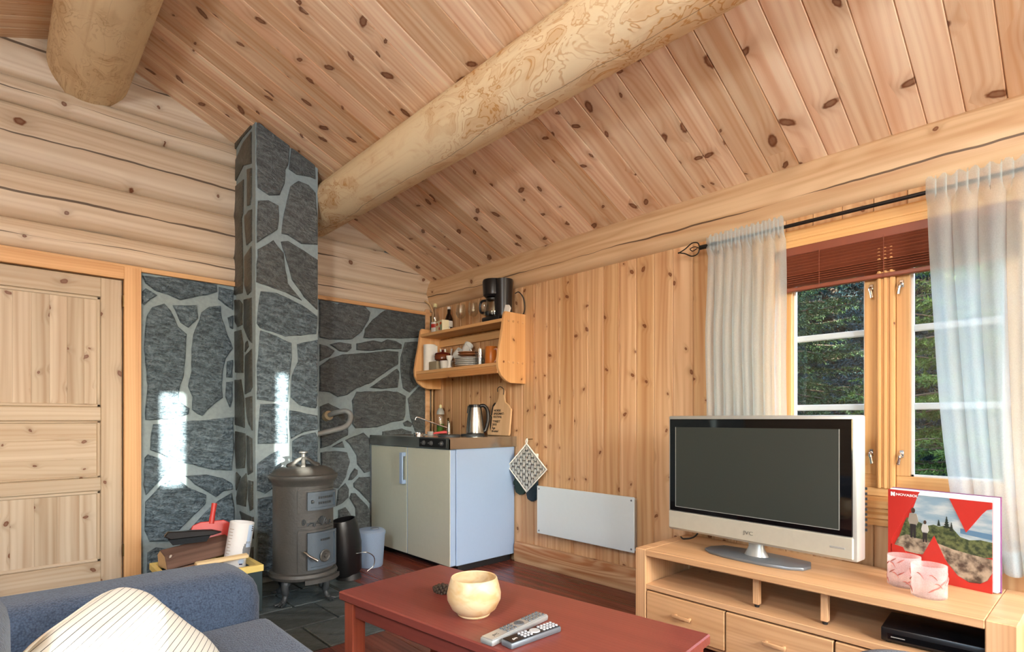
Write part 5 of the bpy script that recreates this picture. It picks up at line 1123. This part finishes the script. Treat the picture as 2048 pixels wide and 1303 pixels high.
# ------------------------------------------------------------------ sofa and cushion
sf = thing('sofa', 'blue grey woven fabric sofa with a thick padded arm', 'sofa', (-2.7, -2.9, 0))
L = sf.location
def pad(name, x0, x1, y0, y1, z0, z1, bev, seg, parent=sf, puff=0.0):
    bm = bmesh.new(); add_box(bm, x0-L.x, x1-L.x, y0-L.y, y1-L.y, z0, z1, bev, seg)
    bmesh.ops.subdivide_edges(bm, edges=[e for e in bm.edges if e.calc_length() > 0.12], cuts=5, use_grid_fill=True)
    c = Vector(((x0+x1)/2-L.x, (y0+y1)/2-L.y, (z0+z1)/2)); hx, hy = (x1-x0)/2, (y1-y0)/2
    for v in bm.verts:
        if puff and v.co.z > c.z: v.co.z += puff*max(0, 1-((v.co.x-c.x)/hx)**2)*max(0, 1-((v.co.y-c.y)/hy)**2)
        v.co += Vector((mnoise.noise(v.co*4)*0.006, mnoise.noise(v.co*4+Vector((5, 0, 0)))*0.006, mnoise.noise(v.co*4+Vector((0, 9, 0)))*0.006))
    return obj(name, bm, SOFA, parent, smooth=180)
pad('arm', -3.15, -2.165, -2.235, -1.93, 0.05, 0.555, 0.085, 5, puff=0.008)
pad('seat_cushion', -2.98, -2.155, -3.85, -2.225, 0.235, 0.425, 0.035, 4, puff=0.012)
pad('base', -3.0, -2.19, -3.85, -2.24, 0.06, 0.24, 0.015, 2)
pad('back_cushion', -3.20, -2.765, -3.22, -2.72, 0.40, 0.775, 0.07, 5)
for xx in (-3.1, -2.24):
    for yy in (-3.8, -2.0): wb(sf, 'foot', xx-0.025, xx+0.025, yy-0.025, yy+0.025, 0, 0.06, BLACKM, 0.004)
# scatter cushion: white with fine black pinstripes
g = G('pinstripe_cotton'); tc = g.n('TexCoord').outputs['Object']; s = g.sep(tc)
ln = g.m_('LESS_THAN', g.m_('ABSOLUTE', g.m_('SUBTRACT', g.m_('FRACT', g.m_('MULTIPLY', g.m_('ADD', s[1], g.m_('MULTIPLY', g.noise(tc, 3, 1), 0.01)), 84.0)), 0.5)), 0.05)
msk = ln
PIN = g.set(g.mix(msk, lin((224, 222, 210)), lin((60, 58, 56))), 0.85)
cu_ = thing('scatter_cushion', 'white cushion with fine black pinstripes leaning in the corner of the sofa', 'cushion', (-2.57, -2.68, 0.528))
_ex = Vector((0.447, 0.894, 0)).normalized(); _ey = Vector((-0.63, 0.316, 0.706)).normalized(); _ez = _ex.cross(_ey)
cu_.rotation_euler = Matrix((_ex, _ey, _ez)).transposed().to_euler()
bm = bmesh.new(); n = 36; W_, H_ = 0.235, 0.175; grid = {}
for side in (1, -1):
    for i in range(n+1):
        for j in range(n+1):
            u, v = i/n*2-1, j/n*2-1
            if side == -1 and (i in (0, n) or j in (0, n)): grid[(side, i, j)] = grid[(1, i, j)]; continue
            th = 0.062*((1-u**4)*(1-v**4))**0.6; pin = 1-0.055*(1-abs(u*v))*0-0.06*((1-abs(v)**2)*(abs(u)**6)+(1-abs(u)**2)*(abs(v)**6))-0.13*abs(u*v)**3
            wr = 0.004*mnoise.noise(Vector((u*3, v*3, side)))
            grid[(side, i, j)] = bm.verts.new((u*W_*pin, v*H_*pin, side*th+wr))
for side in (1, -1):
    for i in range(n):
        for j in range(n): bm.faces.new([grid[(side, *k)] for k in ((i, j), (i+1, j), (i+1, j+1), (i, j+1))])
obj('cover', bm, PIN, cu_, smooth=180)
ed = []
for i in range(n+1): ed.append(grid) 
pr_ = [(-1+2*k/12, -1) for k in range(13)]+[(1, -1+2*k/12) for k in range(1, 13)]+[(1-2*k/12, 1) for k in range(1, 13)]+[(-1, 1-2*k/12) for k in range(1, 13)]
def pe(u, v): p_ = 1-0.06*((1-abs(v)**2)*(abs(u)**6)+(1-abs(u)**2)*(abs(v)**6))-0.13*abs(u*v)**3; return (u*W_*p_, v*H_*p_, 0)
tube('piping', [pe(*a) for a in pr_], 0.004, flat('cream_piping', (226, 222, 206), 0.9), cu_, 8)
# blue footstool at the right edge of the view
fs_ = thing('footstool', 'blue grey upholstered footstool, only its rounded top edge in view before the media bench', 'footstool', (-0.93, -3.665, 0))
L = fs_.location
bm = bmesh.new(); add_lathe(bm, [(0, 0.345), (0.12, 0.343), (0.16, 0.333), (0.18, 0.305), (0.185, 0.26), (0.185, 0.06), (0.17, 0.05), (0, 0.05)], 40); obj('pouf', bm, SOFA, fs_, smooth=60)
for a in range(4): tube('foot', [(0.15*math.cos(a*PI/2+0.7), 0.15*math.sin(a*PI/2+0.7), 0.0), (0.15*math.cos(a*PI/2+0.7), 0.15*math.sin(a*PI/2+0.7), 0.055)], 0.02, BLACKM, fs_)

# ------------------------------------------------------------------ media bench
mb = thing('media_bench', 'low oak media bench with drawers and an open shelf under the window', 'media bench', (-0.30, -3.175, 0), math.radians(-1.2))
# local: +y towards the kitchen (left in the photo), -x is the front
BH = 0.412; FXb = -0.245; BXb = 0.215; YL, YR = 0.70, -0.665
for (a, b) in ((YL-0.058, YL), (YR, YR+0.075)):
    box('end_post', FXb, FXb+0.06, a, b, 0, BH, OAKV, mb, 0.003); box('end_post', BXb-0.06, BXb, a, b, 0, BH, OAKV, mb, 0.003); box('end_panel', FXb+0.06, BXb-0.06, a+0.01, b-0.01, 0.04, BH-0.002, OAKV, mb, 0.002)
box('top', FXb, BXb, YR+0.075, YL-0.058, BH-0.03, BH, OAK, mb, 0.003)
box('top_end', FXb+0.06, BXb-0.06, YL-0.058, YL, BH-0.03, BH, OAK, mb, 0.002); box('top_end', FXb+0.06, BXb-0.06, YR, YR+0.075, BH-0.03, BH, OAK, mb, 0.002)
box('mid_shelf', FXb+0.004, BXb, YR+0.075, YL-0.058, 0.225, 0.25, OAK, mb, 0.002)
box('bottom_board', FXb+0.02, BXb, YR+0.075, YL-0.058, 0.03, 0.05, OAK, mb, 0.002); box('back_board', BXb-0.012, BXb, YR+0.075, YL-0.058, 0.03, BH-0.03, OAK, mb, 0.001)
for yy in (0.145, -0.115):
    p_ = box('support_peg', FXb+0.06, FXb+0.085, yy-0.013, yy+0.013, 0.262, BH-0.03, OAKV, mb, 0.002); lathe('foot_pad', [(0, 0.25), (0.009, 0.25), (0.011, 0.262), (0, 0.262)], BLACKM, p_, 12, loc=(FXb+0.0725, yy, 0))
ds = [(0.252, 0.638), (-0.165, 0.246), (-0.586, -0.171)]
for a, b in ds:
    dr = box('drawer', FXb+0.002, FXb+0.022, a, b, 0.05, 0.218, OAKZ, mb, 0.003)
    m_ = (a+b)/2; bm = bmesh.new(); add_box(bm, FXb-0.022, FXb-0.012, m_-0.045, m_+0.045, 0.135, 0.15, 0.004, 2); add_box(bm, FXb-0.014, FXb+0.003, m_-0.04, m_-0.028, 0.137, 0.148, 0.002); add_box(bm, FXb-0.014, FXb+0.003, m_+0.028, m_+0.04, 0.137, 0.148, 0.002)
    obj('handle', bm, OAK, dr)
sb = thing('set_top_box', 'black set top box on the open shelf of the media bench', 'set top box', (-0.42, -3.62, 0.2505), math.radians(4))
bm = bmesh.new(); add_box(bm, -0.085, 0.12, -0.16, 0.15, 0.006, 0.055, 0.006, 2); obj('case', bm, BLACKP, sb)
box('front_strip', -0.0865, -0.085, -0.14, 0.13, 0.016, 0.036, flat('gloss_black', (12, 12, 14), 0.08), sb, 0.0005)
box('status_light', -0.0875, -0.0862, 0.08, 0.12, 0.024, 0.027, SILVER, sb, 0)
for a in (-0.14, 0.13):
    for b in (-0.06, 0.09): lathe('foot', [(0, 0), (0.01, 0), (0.01, 0.008), (0, 0.008)], BLACKM, sb, 10, loc=(b, a, -0.0005))

# ------------------------------------------------------------------ television
ang = math.radians(-4.2)
tv = thing('television', 'silver framed flat television with black bezel standing on the media bench', 'television', (-0.365, -2.955, BH), math.radians(-5.0))
# local: screen faces -x; +y left in the photo
HW = 0.424; ZB, ZT = 0.075, 0.635
GLB = flat('piano_black', (10, 10, 12), 0.04, nz=0.0); SCRN = G('lcd_screen'); SCRN.set(lin((46, 52, 48)), 0.38, spec=0.7); SCRN = SCRN.m
fr_ = box('cabinet', -0.005, 0.075, -HW, HW, ZB, ZT, SILVER, tv, 0.008, 2)
box('bezel', -0.012, -0.003, -HW+0.016, HW-0.012, ZB+0.095, ZT-0.016, GLB, tv, 0.002)
box('screen', -0.0138, -0.011, -HW+0.062, HW-0.048, ZB+0.118, ZT-0.055, SCRN, tv, 0.0006)
LINE = flat('pale_bezel_line', (200, 204, 200), 0.3, metal=0.6)
for a in ((-HW+0.060, HW-0.046, ZB+0.1155, ZB+0.118), ): box('screen_edge', -0.0145, -0.0115, *a, LINE, tv, 0)
box('screen_edge', -0.0145, -0.0115, HW-0.048, HW-0.046, ZB+0.118, ZT-0.055, LINE, tv, 0); box('screen_edge', -0.0145, -0.0115, -HW+0.060, -HW+0.062, ZB+0.118, ZT-0.055, LINE, tv, 0)
box('speaker_bar', -0.014, -0.003, -HW+0.012, HW-0.006, ZB+0.008, ZB+0.092, flat('champagne_silver', (196, 192, 176), 0.42, metal=0.3), tv, 0.004)
box('button_bar', -0.0152, -0.013, -HW+0.04, -HW+0.095, ZB+0.044, ZB+0.052, SILVER, tv, 0.001)
box('rear_hump', 0.074, 0.125, -HW+0.05, HW-0.05, ZB+0.04, ZT-0.06, SILVER_D, tv, 0.02, 2)
for k in range(9): box('vent_fin', 0.076, 0.082, -HW-0.003, -HW+0.05, ZB+0.11+k*0.02, ZB+0.12+k*0.02, BLACKM, tv, 0)
text_obj('logo', 'JVC', 0.022, flat('grey_logo', (150, 150, 142), 0.3, metal=0.7), tv, (-0.0146, 0.026, ZB+0.038), (PI/2, 0, -PI/2), ext=0.0008, sx=1.3)
stf = [(-0.085, 0.0), (-0.08, 0.10), (-0.06, 0.18), (-0.025, 0.225), (0.03, 0.23), (0.10, 0.20), (0.115, 0.10), (0.12, 0.0), (0.115, -0.10), (0.10, -0.20), (0.03, -0.23), (-0.025, -0.225), (-0.06, -0.18), (-0.08, -0.10)]
prism('foot', [(a_+0.025, b_) for a_, b_ in stf], 0.0, 0.014, SILVER_D, tv, 'Z', 0.004, 2)
lathe('neck', [(0, 0.012), (0.055, 0.012), (0.045, 0.03), (0.035, 0.05), (0.035, 0.10), (0, 0.10)], SILVER, tv, 28, sx=0.6, loc=(0.05, 0, 0))
tube('power_cable', bez([(0.11, 0.30, 0.12), (0.13, 0.36, 0.03), (0.12, 0.42, 0.006), (0.15, 0.46, 0.005)], 5), 0.004, BLACKM, tv, 8)

# ------------------------------------------------------------------ holiday book with printed cover
pa, pb = onz(1776, 1133, BH), onz(1985, 1187, BH)
pa = onx(1777, 1133, -0.135); pa.z = BH
dd = pb-pa; dd.z = 0; WB = 0.385; HB = 0.335
bkr = thing('hardback_book', 'thick red and white hardback book with a landscape photo cover standing under the window', 'book', (pa.x, pa.y, BH), math.atan2(dd.y, dd.x))
WB = dd.length
RC = flat('red_cover_print', (192, 48, 40), 0.35, nz=0.02); PAPER = flat('page_block', (226, 232, 240), 0.7, nz=0.03); PURP = flat('purple_back_cover', (120, 60, 110), 0.5)
# local: x along the cover (to the right), y = depth away from the viewer, z up
box('front_cover', 0, WB, 0.0, 0.004, 0, HB, RC, bkr, 0.001)
box('pages', 0.004, WB+0.012, 0.004, 0.030, 0.004, HB+0.004, PAPER, bkr, 0.001)
box('back_cover', 0.0, WB+0.016, 0.030, 0.034, 0, HB+0.007, PURP, bkr, 0.001)
def pv(u, v): return (u*WB, v*HB)                       # cover coordinates, 0..1 from the lower left
def cover(name, poly, mat, lay): return prism(name, [pv(*p) for p in poly], -0.0006-0.0004*lay, 0.0, mat, bkr, 'Y')
SKY = G('printed_sky'); tc = SKY.n('TexCoord').outputs['Object']; s_ = SKY.sep(tc)
SKY.set(SKY.mix(SKY.step(SKY.noise(SKY.xyz(SKY.m_('MULTIPLY', s_[0], 10), 0.0, SKY.m_('MULTIPLY', s_[2], 30)), 1, 4), 0.35, 0.7), lin((132, 160, 178)), lin((196, 204, 202))), 0.35); SKY = SKY.m
def pm_(name, a, b, sc1): 
    g = G(name); tc = g.n('TexCoord').outputs['Object']; g.set(g.mix(g.step(g.noise(tc, sc1, 4, 0.6), 0.35, 0.65), lin(a), lin(b)), 0.35); return g.m
FOR = pm_('printed_forest', (44, 58, 38), (104, 112, 70), 60); ROCK = pm_('printed_rock', (74, 60, 50), (176, 160, 138), 26); SEA = flat('printed_sea', (92, 128, 158), 0.35); DARKF = flat('printed_dark_tree', (36, 46, 38), 0.35)
# photo window: outline of the white N shape filled by the landscape
top = [(0.315, 0.965), (0.62, 0.965), (0.765, 0.60), (0.80, 0.57), (0.90, 0.80), (0.955, 0.865), (1.0, 0.87)]
cover('photo_sky', [(0.315, 0.965), (0.62, 0.965), (0.765, 0.62), (0.80, 0.66), (0.90, 0.84), (0.955, 0.905), (1.0, 0.915), (1.0, 0.45), (0.20, 0.60)], SKY, 1)
cover('photo_sea', [(0.72, 0.645), (1.0, 0.625), (1.0, 0.565), (0.72, 0.59)], SEA, 2)
cover('photo_forest', [(0.17, 0.62), (0.20, 0.69), (0.25, 0.66), (0.32, 0.655), (0.40, 0.62), (0.47, 0.645), (0.52, 0.63), (0.60, 0.66), (0.66, 0.62), (0.72, 0.55), (0.80, 0.53), (0.90, 0.55), (1.0, 0.54), (1.0, 0.38), (0.60, 0.30), (0.11, 0.42)], FOR, 3)
cover('photo_rock', [(0.11, 0.44), (0.20, 0.49), (0.30, 0.46), (0.40, 0.46), (0.55, 0.43), (0.66, 0.40), (0.80, 0.38), (1.0, 0.36), (1.0, 0.22), (0.96, 0.13), (0.90, 0.085), (0.80, 0.075), (0.70, 0.12), (0.62, 0.22), (0.55, 0.30), (0.30, 0.28), (0.05, 0.30)], ROCK, 4)
for (u, v, h, w_) in ((0.595, 0.63, 0.13, 0.035), (0.52, 0.64, 0.07, 0.022), (0.64, 0.60, 0.10, 0.025)): 
    tp = []
    for k in range(5): tp += [(u+w_*(k+1)/5*0.9, v+h*(1-(k+0.8)/5)), (u+w_*(k+1)/5*0.45, v+h*(1-(k+1)/5))]
    cover('photo_spruce', [(u, v+h)] + tp + [(2*u-a, b) for a, b in tp[::-1]], DARKF, 5)
# two walkers seen from behind in the printed photo
for (u, v, k, c) in ((0.265, 0.46, 1.0, (150, 142, 130)), (0.385, 0.43, 0.72, (186, 186, 182))):
    cover('photo_walker_trousers', [(u-0.028*k, v), (u-0.006*k, v), (u, v+0.10*k), (u+0.006*k, v), (u+0.028*k, v), (u+0.03*k, v+0.16*k), (u-0.03*k, v+0.16*k)], flat('printed_dark_trousers', (40, 38, 40), 0.35), 6)
    cover('photo_walker_shirt', [(u-0.035*k, v+0.15*k), (u+0.035*k, v+0.15*k), (u+0.055*k, v+0.20*k), (u+0.035*k, v+0.285*k), (u-0.035*k, v+0.285*k), (u-0.052*k, v+0.20*k)], flat('printed_shirt_%d' % c[0], c, 0.35), 6)
    cover('photo_walker_head', [(u+0.02*k*math.cos(q*PI/5), v+0.318*k+0.032*k*math.sin(q*PI/5)) for q in range(10)], flat('printed_hair', (70, 52, 42), 0.35), 6)
cover('red_wedge', [(0.0, 0.0), (0.0, 1.0), (0.335, 1.0), (0.315, 0.965), (0.06, 0.455), (0.04, 0.40), (0.04, 0.0)], RC, 7)
cover('red_peak', [(0.28, 0.10), (0.475, 0.52), (0.58, 0.28), (0.62, 0.215), (0.70, 0.12), (0.80, 0.07), (0.90, 0.08), (0.96, 0.125), (1.0, 0.21), (1.0, 0.0), (0.03, 0.0), (0.03, 0.35), (0.16, 0.33)], RC, 7)
cover('red_flag', [(0.62, 0.965), (1.0, 0.965), (1.0, 0.895), (0.955, 0.88), (0.915, 0.83), (0.775, 0.61)], RC, 8)
cover('white_margin', [(0.335, 1.0), (1.0, 1.0), (1.0, 0.965), (0.315, 0.965)], PAPER, 8)
WINK = flat('white_ink', (240, 240, 240), 0.5, nz=0.0)
cover('logo_mark', [(0.03, 0.925), (0.03, 0.975), (0.045, 0.975), (0.06, 0.955), (0.06, 0.975), (0.075, 0.975), (0.075, 0.925), (0.06, 0.925), (0.045, 0.945), (0.045, 0.925)], WINK, 9)
text_obj('lettering', 'NOVASOL', 0.0135, WINK, bkr, (0.085*WB, -0.0044, 0.936*HB), (PI/2, 0, 0), ext=0.0003, sx=1.25, bold=0.0003)

# frosted tumblers with leafy pattern
def tumbler(px, py, label):
    p = onz(px, py, BH); t = thing('tea_light_glass', label, 'glass', (p.x, p.y, BH), R.uniform(0, 3), 'frosted glasses on the bench'); r = 0.052; h = 0.112
    lathe('wall', [(0, 0.0), (r-0.006, 0.0), (r, 0.004), (r, h), (r-0.003, h), (r-0.003, 0.008), (0, 0.008)], FROSTG, t, 40)
    rr = random.Random(int(px))
    for k in range(34):
        a0 = rr.uniform(0, 2*PI); z_ = rr.uniform(0.018, h-0.02); st_ = rr.choice((-1, 1)); bm = bmesh.new(); pts = []
        for q in range(6):
            u = q/5; pts.append(((r+0.0006)*math.cos(a0+u*0.45), (r+0.0006)*math.sin(a0+u*0.45), z_+st_*0.016*u*u+0.004*math.sin(u*3)))
        add_tube(bm, pts, [0.0008, 0.0018, 0.0026, 0.0026, 0.0018, 0.0006], 5); obj('leaf_motif', bm, LEAFC, t)
    return t
FROSTG = sheer('frosted_glass', (244, 232, 232), 0.68); LEAFC = flat('rust_motif', (178, 108, 100), 0.4)
tumbler(1808, 1170, 'frosted glass with rust leaf pattern, the left one of two on the bench'); tumbler(1858, 1192, 'frosted glass with rust leaf pattern, the right one of two, nearer the book')
# white box on the wall beside the bench
wbx2 = thing('wall_box', 'white plastic box at the right edge beside the media bench', 'box', (-0.26, -3.945, 0.33))
box('case', -0.03, 0.03, -0.035, 0.04, -0.09, 0.09, HEATW, wbx2, 0.006, 2); box('stand', -0.02, 0.02, -0.02, 0.03, -0.33, -0.09, HEATW, wbx2, 0.004)
